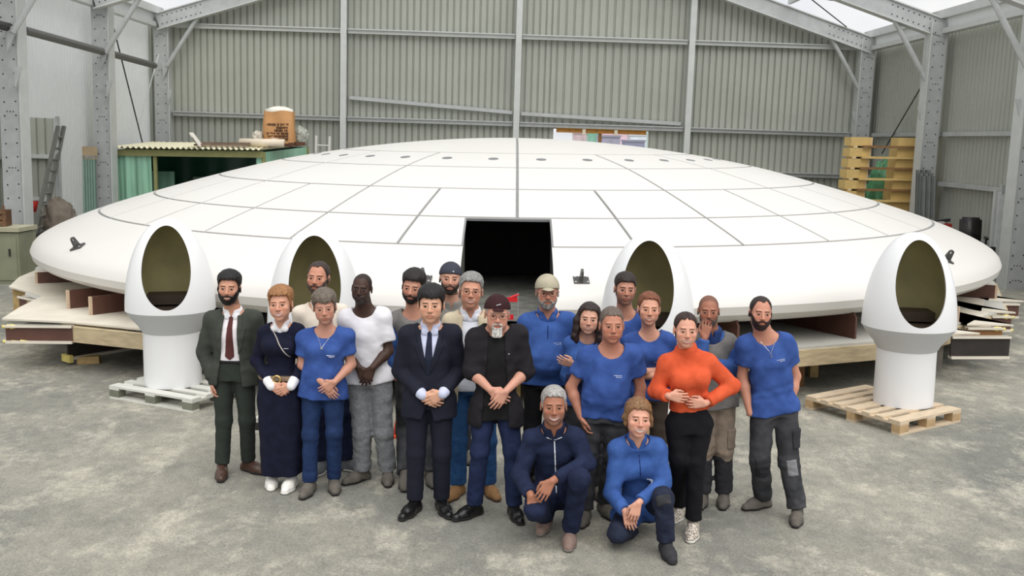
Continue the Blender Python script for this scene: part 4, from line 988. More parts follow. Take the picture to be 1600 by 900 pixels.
        mixc(front, br, np.clip(1.45-np.abs(z-zb)/.0042, 0, 1)*np.clip((xb-.010)/.005, 0, 1)*np.clip((.053-xb)/.006, 0, 1)*k.get('brow_a', .85))
        xe = xb-.031; sq = k.get('squint', .85); hl = .0056*sq*(1-(xe/.0165)**2)
        mixc(front, sk*.42, np.clip(1.7-np.abs(z-.001)/np.maximum(hl, 1e-4)*.95, 0, 1)*(np.abs(xe) < .0175))
        mixc(front, (sk*.35+np.array([.27, .26, .25])), np.clip(1.25-np.abs(z-.0002)/np.maximum(hl*.80, 1e-4), 0, 1)*3*(np.abs(xe) < .0140))
        mixc(front, np.array(srgb(k.get('eye', (60, 42, 30)))), np.clip(1.5-np.sqrt(xe**2+(z-.0008)**2)/.0060, 0, 1)*2.2)
        mixc(front, sk*.30, np.clip(1.2-np.hypot((xb-.0075)/.004, (z+.0385)/.003), 0, 1))
        if k.get('scalp'):
            ang = np.abs(np.arctan2(x, -y)); hl_ = np.interp(ang, HAIR_A, s.hairline()); mixc(head, np.array(srgb(k['scalp'][1])), np.clip((z-hl_)/.012, 0, 1)*k['scalp'][0]*(~((np.abs(x) > .079) & (z < .02))))
        return C
    def build_body(s):
        k = s.k; J = s.J; sc = s.sc; a = k.get('arm', 1.0)*sc*(.90 if s.sex == 'f' else 1.0); S = s.S = Sdf()
        S.add(s.torso(-.004), .03); s.shoulders(S, -.004); s.bust(S, -.006)
        nr = (.052 if s.sex == 'f' else .063)*k.get('neck_r', 1)
        S.add(seg(s.neck+np.array([0, .01, -.02]), s.hp(0, .018, -.060), nr*1.08, nr), .03)
        s.neckprim = (s.neck+np.array([0, .01, -.02]), s.hp(0, .018, -.060), nr)
        lg = k.get('leg', 1.0)*sc
        for q in 'LR':
            S.add(seg(J['sh'+q], J['el'+q], .050*a, .040*a), .03)
            mid = J['el'+q]+(J['wr'+q]-J['el'+q])*.3
            S.add(seg(J['el'+q], mid, .040*a, .041*a), .02); S.add(seg(mid, J['wr'+q], .041*a, .0265*a), .02)
            S.add(seg(J['hp'+q], J['kn'+q], .080*lg, .055*lg), .04); S.add(seg(J['kn'+q], J['an'+q], .054*lg, .038*lg), .03)
            t = J['td'+q]; f0 = J['an'+q]-np.array([0, 0, .035]); S.add(seg(f0-t*.02, f0+t*.11*sc, .026, .018), .02)
        hb = []
        for q in 'LR':
            hd = k.get('hand'+q)
            if hd is None: continue
            w = J['wr'+q]; P = hand_prims(w, hd[0], hd[1], hd[2], s=(.93 if s.sex == 'f' else 1.0)*min(sc, 1.05), curl=hd[3] if len(hd) > 3 else .5, thumb_in=hd[4] if len(hd) > 4 else .35)
            for p_, kk in P: S.add(p_, kk)
            hb.append((np.min([p_[1] for p_, _ in P], 0), np.max([p_[2] for p_, _ in P], 0)))
        s.face_prims(S)
        lo, hi = S.bounds(); lo = lo-.02; hi = hi+.02; ax = []
        r = .125*s.hs
        for d in range(3):
            fine = [(s.hc[d]-(.095 if d == 0 else .135)*s.hs, s.hc[d]+(.095 if d == 0 else .125)*s.hs, (.0036, .0048, .0036)[d])]
            fine += [(l[d]-.004, h[d]+.004, .0058) for l, h in hb]
            ax.append(axis(lo[d], hi[d], .0135, fine))
        V_, Q = nets(S.eval(ax), ax)
        V_ = smooth_v(V_, Q, 1, .35)
        s.root = mesh_np('person', V_, Q, [SKIN], None, s.colors(V_)); s.root.location = s.base
        tag(s.root, s.label, 'person')
    # -------------------------------------------------- hair and heads
    def hairline(s):
        zf = s.k.get('zf', .062)+.014; sb = s.k.get('burn', -.02); bk = s.k.get('back', -.075)
        return np.array([zf, zf-.002+s.k.get('recede', 0), zf-.006+s.k.get('recede', 0), .030, sb, sb+.018, -.035, bk, bk])
    def head_sdf(s):
        S = Sdf(); fw = s.k.get('face_w', 1.0)
        S.add(s.hell((0, .018, .034), (.075*fw, .096, .082)), .01); S.add(s.hell((0, -.022, -.022), (.064*fw, .068, .080)), .02*s.hs)
        S.add(s.hell((0, .030, -.040), (.060*fw, .062, .060)), .02*s.hs)
        return S
    def hair(s, m, top=.022, side=.010, vol=.006, extra=None, name='hair', fringe=0, wl=(.02, .05), part=None, back_t=None):
        S = s.head_sdf(); lo, hi = S.bounds(); top, side, vol = top*.70, side*.55, vol*.40
        if extra:
            for p_, kk in extra: S.add(p_, kk)
        hl = s.hairline(); fo = folds(s.seed+7, vol, wl, .5, 8)
        def disp(X, Y, Z):
            x, y, z = s.Hd(X, Y, Z); t = np.clip((z-.02)/.07, 0, 1); th = side+(top-side)*t
            if part is not None: th = th-.010*np.exp(-((x-part)/.006)**2)*(y < .03)
            return -th*s.hs+fo(X, Y, Z)
        def cut(X, Y, Z):
            x, y, z = s.Hd(X, Y, Z); ang = np.abs(np.arctan2(x, -y)); h = np.interp(ang, HAIR_A, hl)
            if fringe: h = h-fringe*np.clip(1-np.abs(x-.012)/.05, 0, 1)*(y < 0)
            w = np.sin(x*190+3)*.003+np.sin(x*410+y*300)*.002
            ear = .017-np.hypot((np.abs(x)-.080)*.6, np.hypot(y-.008, (z+.010)*.62))
            return np.maximum((h-z+w)*.8, ear)*s.hs
        if not extra: S.cuts = [cut]; S.disp = [disp]
        else:
            # extra locks are not trimmed by the hairline
            S2 = s.head_sdf(); S2.disp = [disp]; S2.cuts = [cut]; E = Sdf(); E.it = [(p_, kk, 1) for p_, kk in extra]; E.disp = [fo]
            lo2, hi2 = E.bounds(); lo, hi = np.minimum(lo, lo2), np.maximum(hi, hi2)
            ax = [axis(l-.05, u+.05, .0052) for l, u in zip(lo, hi)]; Fg = smin(S2.eval(ax, True), E.eval(ax, True), .012)
            V_, Q = nets(Fg, ax); return mesh_np(name, smooth_v(V_, Q, 1, .4), Q, [m], s.root)
        return sdf_mesh(name, S, .0052, m, s.root, (lo-.04, hi+.04), 1, True)
    def beard(s, m, th=.008, up=-.040, must=True, chin_only=False, drop=.0, cheeks=True):
        S = Sdf(); s.face_prims(S); lo, hi = s.hp(-.075, -.12, -.14-drop), s.hp(.075, .03, .0); fo = folds(s.seed+3, .002, (.015, .03), 1, 6)
        if drop: S.add(ell(s.hp(0, -.070, -.108-drop*.4), np.array((.030, .020, .022+drop*.6))*s.hs), .015)
        S.disp = [lambda X, Y, Z: -th*s.hs*(1-.75*np.clip((np.abs(s.Hd(X, Y, Z)[0])-.040)/.025, 0, 1))+fo(X, Y, Z)]
        def cut(X, Y, Z):
            x, y, z = s.Hd(X, Y, Z); xa = np.abs(x)
            lim = np.interp(xa, [0, .02, .030, .045, .058, .08], [-.046, -.047, -.052, up-.014, up+.010, up+.045])
            d = np.maximum(z-lim, y-.002 if cheeks else y+.04)
            mouth = .0115-np.hypot(x*.42, (z+.0660))
            if not must: d = np.maximum(d, z+.076)
            if chin_only: d = np.maximum(d, xa-.034)
            return np.maximum(np.maximum(d, mouth), -.124-drop-z)*s.hs
        S.cuts = [cut]
        a, b = np.minimum(lo, hi), np.maximum(lo, hi)
        return sdf_mesh('beard', S, .0048, m, s.root, (a-.02, b+.02), 1, True)
    def cap(s, m, visor=1, zf=.045, tilt=.25, th=.014, vm=None, small=1.0):
        S = s.head_sdf(); lo, hi = S.bounds(); S.disp = [lambda X, Y, Z: -th*s.hs+0*X]
        def cut(X, Y, Z):
            x, y, z = s.Hd(X, Y, Z); return (zf+tilt*(-y-.09)*visor*-1*-1*0+zf*0-z-(.18*(y+.08)))*s.hs if False else (zf-.22*(y+.09)*1.0-z)*s.hs
        S.cuts = [cut]; o = sdf_mesh('cap', S, .0055, m, s.root, (lo-.03, hi+.03), 1, True)
        if visor:
            yv = -.095*visor; V = Sdf(); V.add(s.hell((0, yv-visor*.022*small, zf-.003), (.070, .055*small, .012)), .0)
            V.cuts = [lambda X, Y, Z: (visor*(s.Hd(X, Y, Z)[1])+.070)*s.hs, lambda X, Y, Z: (s.Hd(X, Y, Z)[2]-(zf+.004-.9*s.Hd(X, Y, Z)[0]**2*9+visor*.25*(s.Hd(X, Y, Z)[1]-yv)))*s.hs]
            sdf_mesh('cap_visor', V, .005, vm or m, o, None, 1, True)
        return o
    def glasses(s, m, r=.021, rz=.017):
        b = MB()
        for q in (-1, 1):
            n = 16; pts = [s.hp(q*.0325+r*math.cos(2*math.pi*i/n), -.108, .000+rz*math.sin(2*math.pi*i/n)) for i in range(n)]
            for i in range(n): b.cyl(pts[i], pts[(i+1) % n], .0019, 5)
            b.cyl(s.hp(q*(.0325+r), -.108, .004), s.hp(q*.080, -.07, .006), .0018, 5); b.cyl(s.hp(q*.080, -.07, .006), s.hp(q*.084, .01, .006), .0018, 5)
        b.cyl(s.hp(-.012, -.109, .003), s.hp(.012, -.109, .003), .0019, 5)
        return b.build('glasses', m, s.root)
    # -------------------------------------------------- clothes
    def top(s, name, m, ease=.016, hem=None, sleeve=1.0, amp=.004, arm_e=.012, cuff=None, neck=-.012, slope=.45, vneck=0, turtle=False, loose=0.0, skip='', h=.0105, hemw=0.0, cut=None):
        """sleeve: 0 none, .5 short, 2 to the wrist (1..2 along forearm)"""
        k = s.k; J = s.J; a = k.get('arm', 1.0)*s.sc*(.90 if s.sex == 'f' else 1.0); S = Sdf()
        lo = -.30 if hem is None else hem
        S.add(s.torso(ease, lo, loose), .03); s.shoulders(S, ease*1.0); s.bust(S, ease*.6)
        for q in 'LR':
            if sleeve > 0:
                t = min(sleeve, 1); e = J['sh'+q]+(J['el'+q]-J['sh'+q])*t; ee = arm_e*(1.1 if sleeve < 1 else 1)
                S.add((seg if sleeve >= 1 else segf)(J['sh'+q], e, .052*a+ee, (.050+(0 if sleeve >= 1 else .006))*a+ee), .035)
            if sleeve > 1 and q not in skip:
                t = sleeve-1; e = J['el'+q]+(J['wr'+q]-J['el'+q])*t; S.add(segf(J['el'+q], e, .044*a+arm_e, (.044-.014*t)*a+arm_e), .02)
        if lo < .06:
            lg = k.get('leg', 1.0)*s.sc
            for q in 'LR': S.add(seg(J['hp'+q], J['hp'+q]+(J['kn'+q]-J['hp'+q])*.30, .088*lg+.016+ease*.6, .086*lg+.018+ease*.6), .04)
        if turtle:
            n0, n1, nr_ = s.neckprim; S.add(segf(n0, n0+(n1-n0)*.62, nr_+.018, nr_+.016), .02); S.add(segf(n0+(n1-n0)*.18, n0+(n1-n0)*.56, nr_+.031, nr_+.028), .006)
        if amp:
            S.disp.append(folds(s.seed+hash_(name) % 97, amp)); f2 = folds(s.seed+13, amp*.55, (.045, .09), 2.2); L0 = s.TL
            def dd(X, Y, Z):
                w = np.exp(-((s.T(X, Y, Z)[2]-.18*L0)/(.16*L0))**2)
                if sleeve > 1:
                    for q in 'LR': e_ = J['el'+q]; w = w+np.exp(-((X-e_[0])**2+(Y-e_[1])**2+(Z-e_[2])**2)/.09**2)
                return f2(X, Y, Z)*w
            S.disp.append(dd)
        L_ = s.TL; hz = (s.hipc+s.tf[2]*lo*L_)
        def hemcut(X, Y, Z):
            x, y, z = s.T(X, Y, Z); return np.where(y > -.24, lo*L_+.007*np.sin(x*22+s.seed)-z, -1)
        S.cuts.append(hemcut)
        if not turtle:
            def neckcut(X, Y, Z):
                x, y, z = s.T(X, Y, Z); c = s.neckprim[2]+.030-np.sqrt((x*.93)**2+((y+.012)*.72)**2+((z-(L_+.034+neck))*.95)**2)
                c = np.where(np.hypot(x, y) < .095, np.maximum(c, z-L_-.035-neck), c)
                if vneck: c = np.maximum(c, np.minimum(z-(L_*(1-vneck)+2.2*np.abs(x)), -y-.0)) 
                return c
            S.cuts.append(neckcut)
        if cut: S.cuts.append(cut)
        s.g = S
        o = sdf_mesh(name, S, h, m, s.root, None, 1); return o, S
    def bottoms(s, m, ease=.018, waist=.16, hem=.075, amp=.005, knee=.062, ank=.058, name='trousers', taper=1.0, lowm=None, thigh=.088):
        J = s.J; lg = s.k.get('leg', 1.0)*s.sc; S = Sdf(); S.add(s.torso(ease-.006, -.16), .03)
        for q in 'LR':
            S.add(seg(J['hp'+q], J['kn'+q], thigh*lg+ease*.5, knee*lg+ease*.5), .035); kn = J['kn'+q]; an = J['an'+q]
            d = nrm(an-kn); S.add(segf(kn, an+d*(.065-hem), knee*lg+ease*.5, ank*lg+ease*.4), .03)
        S.disp.append(folds(s.seed+31, amp*.6, (.08, .2), 2.6)); L_ = s.TL; f2 = folds(s.seed+17, amp*.75, (.045, .085), 3.0)
        def dd(X, Y, Z):
            w = 0
            for q in 'LR':
                for e_, r_ in ((J['kn'+q]-[0, 0, .04], .11), (J['an'+q]+[0, 0, .08], .10)): w = w+np.exp(-((X-e_[0])**2+(Y-e_[1])**2+(Z-e_[2])**2)/r_**2)
            return f2(X, Y, Z)*np.minimum(w, 1.2)
        S.disp.append(dd)
        
        def wc(X, Y, Z):
            x, y, z = s.T(X, Y, Z); return np.where((np.abs(x) < .25) & (y > -.17), z-waist*L_, -1)
        S.cuts.append(wc)
        s.t = S
        mf = None
        if lowm: mf = lambda c: (c[:, 2] < lowm[1]+.02*np.sin(c[:, 0]*40)).astype(int); m = [m, lowm[0]]
        return sdf_mesh(name, S, .0092, m, s.root, None, 1, matf=mf)
    def shoes(s, m, sole, kind='shoe', L_=.165, high=.06, sole_h=.022, toe_m=None, only='LR'):
        for q in only:
            t = s.J['td'+q]; a = s.J['an'+q]; z0 = max(0.0, a[2]-.085); l = L_*s.sc; side = np.array([-t[1], t[0], 0]); S = Sdf(); c = np.array([a[0], a[1], z0])
            S.add(seg(c-t*.045+[0, 0, .034], c+t*(l*.55)+[0, 0, .034], .038, .045), .02); S.add(seg(c+t*(l*.5)+[0, 0, .034], c+t*l+[0, 0, .027], .046, .034), .03)
            S.add(seg(c-t*.028+[0, 0, .04], c-t*.012+[0, 0, .06+high], .038, .041), .03); S.add(seg(c+t*.0+[0, 0, .085], c+t*l*.6+[0, 0, .045], .036, .034), .03)
            S.disp.append(folds(s.seed+5, .0015, (.03, .06)))
            S.cuts.append(lambda X, Y, Z, z0=z0: z0+.003-Z+0*X)
            lo, hi = S.bounds(); lo[2] = max(lo[2], z0-.01)
            o = sdf_mesh(kind, S, .0068, m, s.root, (lo, hi), 1)
            B = Sdf(); B.add(seg(c-t*.05+[0, 0, .034], c+t*(l*.55)+[0, 0, .034], .042, .050), .02); B.add(seg(c+t*(l*.5)+[0, 0, .034], c+t*(l+.004)+[0, 0, .03], .051, .038), .03)
            B.cuts += [lambda X, Y, Z, z0=z0: Z-z0-sole_h+0*X, lambda X, Y, Z, z0=z0: z0+.001-Z+0*X]
            lo, hi = B.bounds(); lo[2] = z0-.012; hi[2] = z0+.04
            sdf_mesh('sole', B, .0065, sole, o, (lo, hi), 0)
            lb = MB()
            for i in range(4):
                p = c+t*(l*(.18+.13*i))+np.array([0, 0, .108-.013*i]); lb.cyl(p-side*.020, p+side*.020, .0038, 5)
            if kind != 'dress_shoe': lb.build('laces', toe_m or sole, o)
    def shell(s, name, base, off, region, box, m, h=.005, parent=None, smooth=1, thin=.012):
        """piece lying on a garment: base surface raised by off, kept where region<0 (torso coordinates)"""
        S = base.copy(); S.cuts = list(base.cuts)
        class W: pass
        lo, hi = [vec(q) for q in box]; P = np.array([s.Tp(x, y, z) for x in (lo[0], hi[0]) for y in (lo[1], hi[1]) for z in (lo[2], hi[2])])
        ax = [axis(P[:, d].min(), P[:, d].max(), h) for d in range(3)]
        B = Sdf(); B.it = base.it; B.disp = base.disp; Fb = B.eval(ax, True); x, y, z = s.T(ax[0][:, None, None], ax[1][None, :, None], ax[2][None, None, :])
        Fg = np.maximum(np.maximum(Fb-off, -(Fb+thin)), region(x, y, z).astype(f32)); 
        r = nets(Fg, ax)
        if r is None: print('EMPTY shell', name, s.label); return None
        V_, Q = r; return mesh_np(name, smooth_v(V_, Q, smooth, .4) if smooth else V_, Q, [m], parent or s.root)
    def rect(s, name, base, x0, x1, z0, z1, m, off=.004, h=.005, parent=None, yfront=True, skew=0, back=False):
        reg = lambda x, y, z: np.maximum(np.maximum(x0-(x-skew*(z-z0)), (x-skew*(z-z0))-x1), np.maximum(np.maximum(z0-z, z-z1), y-.03))
        return s.shell(name, base, off, reg, ((x0-.03-abs(skew)*.3, -.26, z0-.03), (x1+.03+abs(skew)*.3, .03, z1+.03)), m, h, parent)
    def logo(s, base, x=.075, z=.60, m=None, parent=None):
        """small two line chest print"""
        z = s.TL*z; m = m or PRINT; o = None
        for i, (xa, xb, dz) in enumerate(((x-.030, x+.034, 0), (x-.012, x+.034, -.011))):
            n = 7 if i == 0 else 5; w = (xb-xa)/n
            reg = lambda X, Y, Z, xa=xa, xb=xb, dz=dz, w=w: np.maximum(np.maximum(xa-X, X-xb), np.maximum(np.abs(Z-z-dz)-.0028, np.maximum(Y-.02, .25*w-np.abs(((X-xa) % w)-w*.02))))
            s.shell('chest_print', base, .0032, reg, ((xa-.02, -.24, z+dz-.02), (xb+.02, .02, z+dz+.02)), m, .0030, parent, 0)
    def belt(s, base, z, m, hgt=.035, buckle=None):
        o = s.shell('belt', base, .006, lambda x, y, z_: np.abs(z_-z)-hgt/2, ((-.28, -.24, z-.05), (.28, .24, z+.05)), m, .007)
        if buckle is not None: s.rect('belt_buckle', base, -.028, .028, z-hgt*.62, z+hgt*.62, buckle, .012, .005, o)
        return o
    def front_y(s, base, x, z):
        """front surface depth of a garment at torso (x,z)"""
        ys = np.linspace(-.30, .05, 120); P = np.array([s.Tp(x, y, z) for y in ys])
        B = Sdf(); v = np.array([B_eval(base, p) for p in P]); i = np.argmax(v < 0); return ys[i]
    def fp(s, base, x, z, off=.003): return s.Tp(x, s.front_y(base, x, z)-off, z)
    def cord(s, name, base, pts, r, m, off=.003, parent=None, n=8):
        """thin cord laid over the front of a garment through torso points (x,z)"""
        Q = []
        for (xa, za), (xb, zb) in zip(pts[:-1], pts[1:]):
            for i in range(n): Q.append(s.fp(base, xa+(xb-xa)*i/n, za+(zb-za)*i/n, off))
        Q.append(s.fp(base, *pts[-1], off)); b = MB()
        for p, q in zip(Q[:-1], Q[1:]): b.cyl(p, q, r, 5)
        return b.build(name, m, parent or s.root)
    def pocket(s, q, t0, t1, m, side=1, w=.075, name='cargo_pocket', off=.012, front=False):
        """pocket or pad on the trouser leg q between fractions t0..t1 of thigh (0..1) or shin (1..2)"""
        J = s.J; A = lambda t: J['hp'+q]+(J['kn'+q]-J['hp'+q])*t if t <= 1 else J['kn'+q]+(J['an'+q]-J['kn'+q])*(t-1)
        a, b = A(t0), A(t1); lg = s.k.get('leg', 1)*s.sc; r = (.082 if t0 < .8 else .068)*lg; sx = -1 if q == 'L' else 1
        d = np.array([0, -1.0, 0]) if front else nrm(np.array([sx*1.0, -.45, 0])); c0, c1 = a+d*(r-.03), b+d*(r-.03)
        c = (c0+c1)/2; u = nrm(b-a); n_ = nrm(d-u*(d@u)); v = np.cross(u, n_); hl = np.linalg.norm(b-a)/2
        B = Sdf(); B.it = s.t.it; B.disp = s.t.disp; lo = c-.13; hi = c+.13; ax = [axis(lo[i], hi[i], .0068) for i in range(3)]
        X, Y, Z = ax[0][:, None, None], ax[1][None, :, None], ax[2][None, None, :]; dot = lambda e: (X-c[0])*e[0]+(Y-c[1])*e[1]+(Z-c[2])*e[2]
        Fb = B.eval(ax, True); Fg = np.maximum(np.maximum(Fb-off, -(Fb+.012)), np.maximum(np.maximum(np.abs(dot(u))-hl, np.abs(dot(v))-w), -dot(n_)-.0))
        r_ = nets(Fg, ax)
        if r_ is None: print('EMPTY pocket'); return
        mesh_np(name, smooth_v(r_[0], r_[1], 1), r_[1], [m], [o for o in s.root.children if o.name.startswith('trousers')][0])
def B_eval(base, p):
    ax = [np.array([c], f32) for c in p]; B = Sdf(); B.it = base.it; B.disp = base.disp; return float(B.eval(ax, True)[0, 0, 0])
def hash_(t):
    h = 7
    for ch in t: h = (h*31+ord(ch)) % 100003
    return h
PRINT = mat('white_print', (225, 228, 235), .7, .05, 20)
# ------------------------------------------------------------------ the twenty people
def add_methods():
    def collar(s, m, e=.012, hgt=.46, gap=.35, tips=True, z_off=0.0, name='collar', parent=None):
        a, b, r = s.neckprim; S = Sdf(); S.add(seg(a-(b-a)*.12, a+(b-a)*hgt, r*1.12+e+.008, r+e), .01); L_ = s.TL
        if tips:
            for q in (-1, 1): S.add(ell(s.Tp(q*.042, -.064, L_*.950+z_off), (.030, .018, .028), s.tf), .014)
        def c(X, Y, Z):
            x, y, z = s.T(X, Y, Z); zt = L_*1.0+.028+z_off+.25*y; front = y < .0
            return np.maximum(z-zt-.02, np.where(front, gap*(z-(L_*.93+z_off))-np.abs(x), -1))
        S.cuts.append(c); return sdf_mesh(name, S, .0062, m, parent or s.root, None, 1, True)
    def jacket(s, m, half, hem, ease=.026, sleeve=1.9, lap=True, zb=.40, amp=.003, lapm=None, arm_e=.017, name='jacket', lapw=.052):
        L_ = s.TL
        def cut(X, Y, Z):
            x, y, z = s.T(X, Y, Z); return np.where(y < .0, half(z/L_)-np.abs(x), -1.0)
        o, S = s.top(name, m, ease, hem, sleeve, amp, arm_e, neck=.012, slope=.35, cut=cut)
        if lap:
            reg = lambda x, y, z: np.maximum(np.maximum(half(z/L_)-.003-np.abs(x), np.abs(x)-half(z/L_)-lapw*np.interp(z/L_, [zb, zb+.12, .72, .78, .80, 1.0], [.05, .55, 1.05, 1.15, .7, .6])), np.maximum(np.maximum(zb*L_-z, z-.985*L_), y-.02))
            s.shell('lapel', S, .007, reg, ((-.2, -.27, zb*L_-.03), (.2, .04, L_+.03)), lapm or m, .006, o)
        return o, S
    def tie(s, base, m, z0, w=.038):
        L_ = s.TL
        reg = lambda x, y, z: np.maximum(np.abs(x)-np.interp(z/L_, [z0, z0+.06, .88, .91, .96], [.004, w, w*.48, w*.40, w*.62]), np.maximum(np.maximum(z0*L_-z, z-.965*L_), y+.0))
        return s.shell('tie', base, .010, reg, ((-.07, -.26, z0*L_-.02), (.07, .02, L_+.02)), m, .005)
    def zipper(s, base, m, z0, z1, w=.005): return s.rect('zip', base, -w, w, z0*s.TL, z1*s.TL, m, .004, .004)
    def cuffs(s, m, qs='LR', t=(.90, 1.0), e=.007):
        a_ = s.k.get('arm', 1)*s.sc
        for q in qs:
            a, b = s.J['el'+q], s.J['wr'+q]; S = Sdf(); S.add(seg(a+(b-a)*t[0], a+(b-a)*t[1], .030*a_+e+.004, .029*a_+e), 0); sdf_mesh('cuff', S, .006, m, s.root, None, 1)
    Person.collar = collar; Person.jacket = jacket; Person.tie = tie; Person.zipper = zipper; Person.cuffs = cuffs
add_methods()
BLUE = cloth('work_blue_cotton', (58, 86, 150), col2=(49, 74, 134)); BLUE2 = cloth('bright_blue_cotton', (60, 92, 156), col2=(52, 80, 140)); SWEAT = cloth('blue_sweatshirt', (62, 96, 160), col2=(54, 84, 144), bump=.4, bscale=220)
black_h = hairmat('black_hair', (24, 20, 19)); dkbrown_h = hairmat('dark_brown_hair', (46, 34, 28)); grey_h = hairmat('grey_hair', (150, 148, 144)); blond_h = hairmat('auburn_blond_hair', (168, 118, 74))
white_c = cloth('white_cotton', (232, 230, 232), var=.05); jean = cloth('blue_denim', (36, 56, 94), col2=(27, 43, 76), scale=10); jeand = cloth('dark_denim', (32, 40, 66), col2=(24, 30, 52), scale=10)
blackc = cloth('black_cloth', (24, 24, 27)); leather_b = mat('black_leather', (22, 21, 22), .3, .2, 10); rubber = mat('dark_rubber', (38, 36, 35), .7); rubw = mat('white_rubber', (232, 230, 224), .6)
workgrey = cloth('work_trouser_grey', (70, 70, 73), col2=(46, 47, 50), scale=7); gilet = cloth('grey_gilet', (122, 119, 115), col2=(100, 99, 98)); mudshoe = mat('dusty_boot', (104, 98, 90), .85, .3, 15, .3)
gold = mat('gold_metal', (196, 168, 110), .3, .1, 10, metal=.8); silver = mat('silver_metal', (200, 200, 200), .3, .1, 10, metal=.8); frame_m = mat('spectacle_frame', (48, 38, 34), .4)
CL = ((.85, -.15, -.45), (0, 1, .1), (.35, -.2, .9), .45); CR = ((-.85, -.15, -.45), (0, 1, .1), (-.35, -.2, .9), .45)   # clasped hands
PEOPLE = {}
# 1 man in dark green suit
p = Person('person in dark green suit, white shirt and burgundy tie at the far left', skin=(206, 158, 134), px=dict(top=(357, 420), chin=(361, 471, -.03), shL=(330, 497), shR=(399, 496), elL=(319, 549, .03), wrL=(331, 594, -.04), elR=(409, 548, .05), wrR=(405, 592, .02), anL=(347, 727), anR=(388, 721), knL=(350, 657, -.02), knR=(386, 656, -.02), toeL=(345, 750), toeR=(414, 739)),
    smile=.7, brow=(28, 22, 20), handL=((.12, -.1, -1), (1, .1, 0), (.1, -1, -.1), .6), zf=.056, squint=.9, head=(6, 0, 2), drop=.012, hair_t=.03, stubble=(.5, (45, 35, 30)))
p.hair(black_h, .034, .012, .006); p.beard(black_h, .008, -.034)
p.bottoms(cloth('green_suit_trousers', (50, 55, 50)), .014, .2, .085, .003, .060, .055)
_, S1 = p.top('shirt', cloth('pinkish_white_shirt', (228, 222, 224), var=.04), .010, .16, 1.97, .002, .006, neck=.0)
p.collar(white_c); p.tie(S1, cloth('burgundy_tie', (92, 52, 50), bump=.5, bscale=300), .22); p.belt(p.t, p.TL*.175, leather_b, .03)
p.jacket(cloth('green_suit', (64, 68, 61)), lambda t: np.interp(t, [-.4, 0, .3, .9, 1.05], [.115, .09, .075, .060, .05]), -.26, zb=.32, lapw=.06)
p.shoes(mat('brown_leather', (78, 56, 46), .35, .25, 12), rubber, 'dress_shoe', .185)
# 2 woman in navy
p = Person('person in navy sweater and long navy skirt with round gold belt buckle', skin=(218, 168, 144), sex='f', px=dict(top=(440, 444), chin=(439, 497, -.03), shL=(413, 516), shR=(466, 513), elL=(401, 563, .02), wrL=(424, 603, -.14), elR=(478, 561, .02), wrR=(455, 603, -.15), anL=(425, 742), anR=(455, 747), toeL=(424, 760), toeR=(447, 767)),
    smile=1.0, squint=.7, brow=(120, 84, 60), handL=CL, handR=CR, zf=.058, back=-.07, hair_t=.03, head=(0, 2, -3), lip=(.42, .12, .11))
p.hair(blond_h, .036, .018, .007, fringe=.004)
nav = cloth('navy_knit', (22, 25, 46), col2=(17, 19, 36)); L = p.TL
S = Sdf(); S.add(p.torso(.018, -.1), .03); S.add(loft(p.hipc, np.eye(3), [-p.hipc[2]+.125, -.45, -.1, .08], [.165, .175, .19, .165], [.13, .14, .14, .125], [0, 0, 0, 0]), .04)
S.disp.append(folds(11, .004, (.06, .16), .25)); S.cuts.append(lambda X, Y, Z: p.T(X, Y, Z)[2]-.30*L); sdf_mesh('skirt', S, .011, nav, p.root)
p.t = S
_, SS = p.top('sweater', nav, .016, .12, 1.82, .003, .010, neck=-.01, vneck=.13)
_, S1 = p.top('shirt', white_c, .008, .2, 0, .0, 0, neck=-.004, vneck=.07); p.collar(white_c, .014, .5, .6)
p.cuffs(white_c, 'LR', (.80, 1.0), .010); p.belt(S, L*.14, mat('taupe_leather', (128, 106, 86), .5), .04)
bk = MB(); c = p.fp(S, 0.0, L*.14, .016)
for i in range(18):
    a, b = [c+np.array([.030*math.cos(2*math.pi*q/18), 0, .030*math.sin(2*math.pi*q/18)]) for q in (i, i+1)]; bk.cyl(a, b, .007, 6)
bk.build('belt_buckle', gold, p.root)
p.cord('bag_strap', SS, [(-.075, L*.97), (.02, L*.70), (.09, L*.50)], .0045, mat('pale_strap', (190, 182, 172), .5), .003)
for dz, (xa, xb) in ((0, (.050, .098)),): p.rect('chest_print', SS, .052, .094, L*.652, L*.660, PRINT, .004, .0035)
p.shoes(mat('white_canvas', (236, 232, 224), .7, .06, 20), rubw, 'sneaker', .15)
# 3 bearded man in cream shirt behind
p = Person('person in cream shirt standing behind, in front of the second pod', Y=8.52, skin=(206, 152, 128), px=dict(top=(496, 408), chin=(500, 455, -.03), shL=(467, 485), shR=(535, 482), anL=(505, 722), anR=(541, 720), toeR=(548, 732)), zf=.068, recede=.010, smile=.4, brow=(60, 45, 38), head=(-4, 2, 3), hair_t=.008, scalp=(.35, (70, 55, 48)))
p.hair(hairmat('short_dark_hair', (62, 48, 42)), .010, .007, .002); p.beard(hairmat('greying_brown_beard', (92, 74, 64)), .009, -.036)
p.top('shirt', cloth('cream_shirt', (226, 214, 198), var=.06), .016, -.15, 1.9, .004, .012, neck=.0); p.collar(MATS['cream_shirt'], .014, .5, .45)
p.bottoms(jeand, .014, -.02, .08); p.shoes(mat('grey_trainer', (110, 112, 116), .7, .2, 20), rubw, 'sneaker')
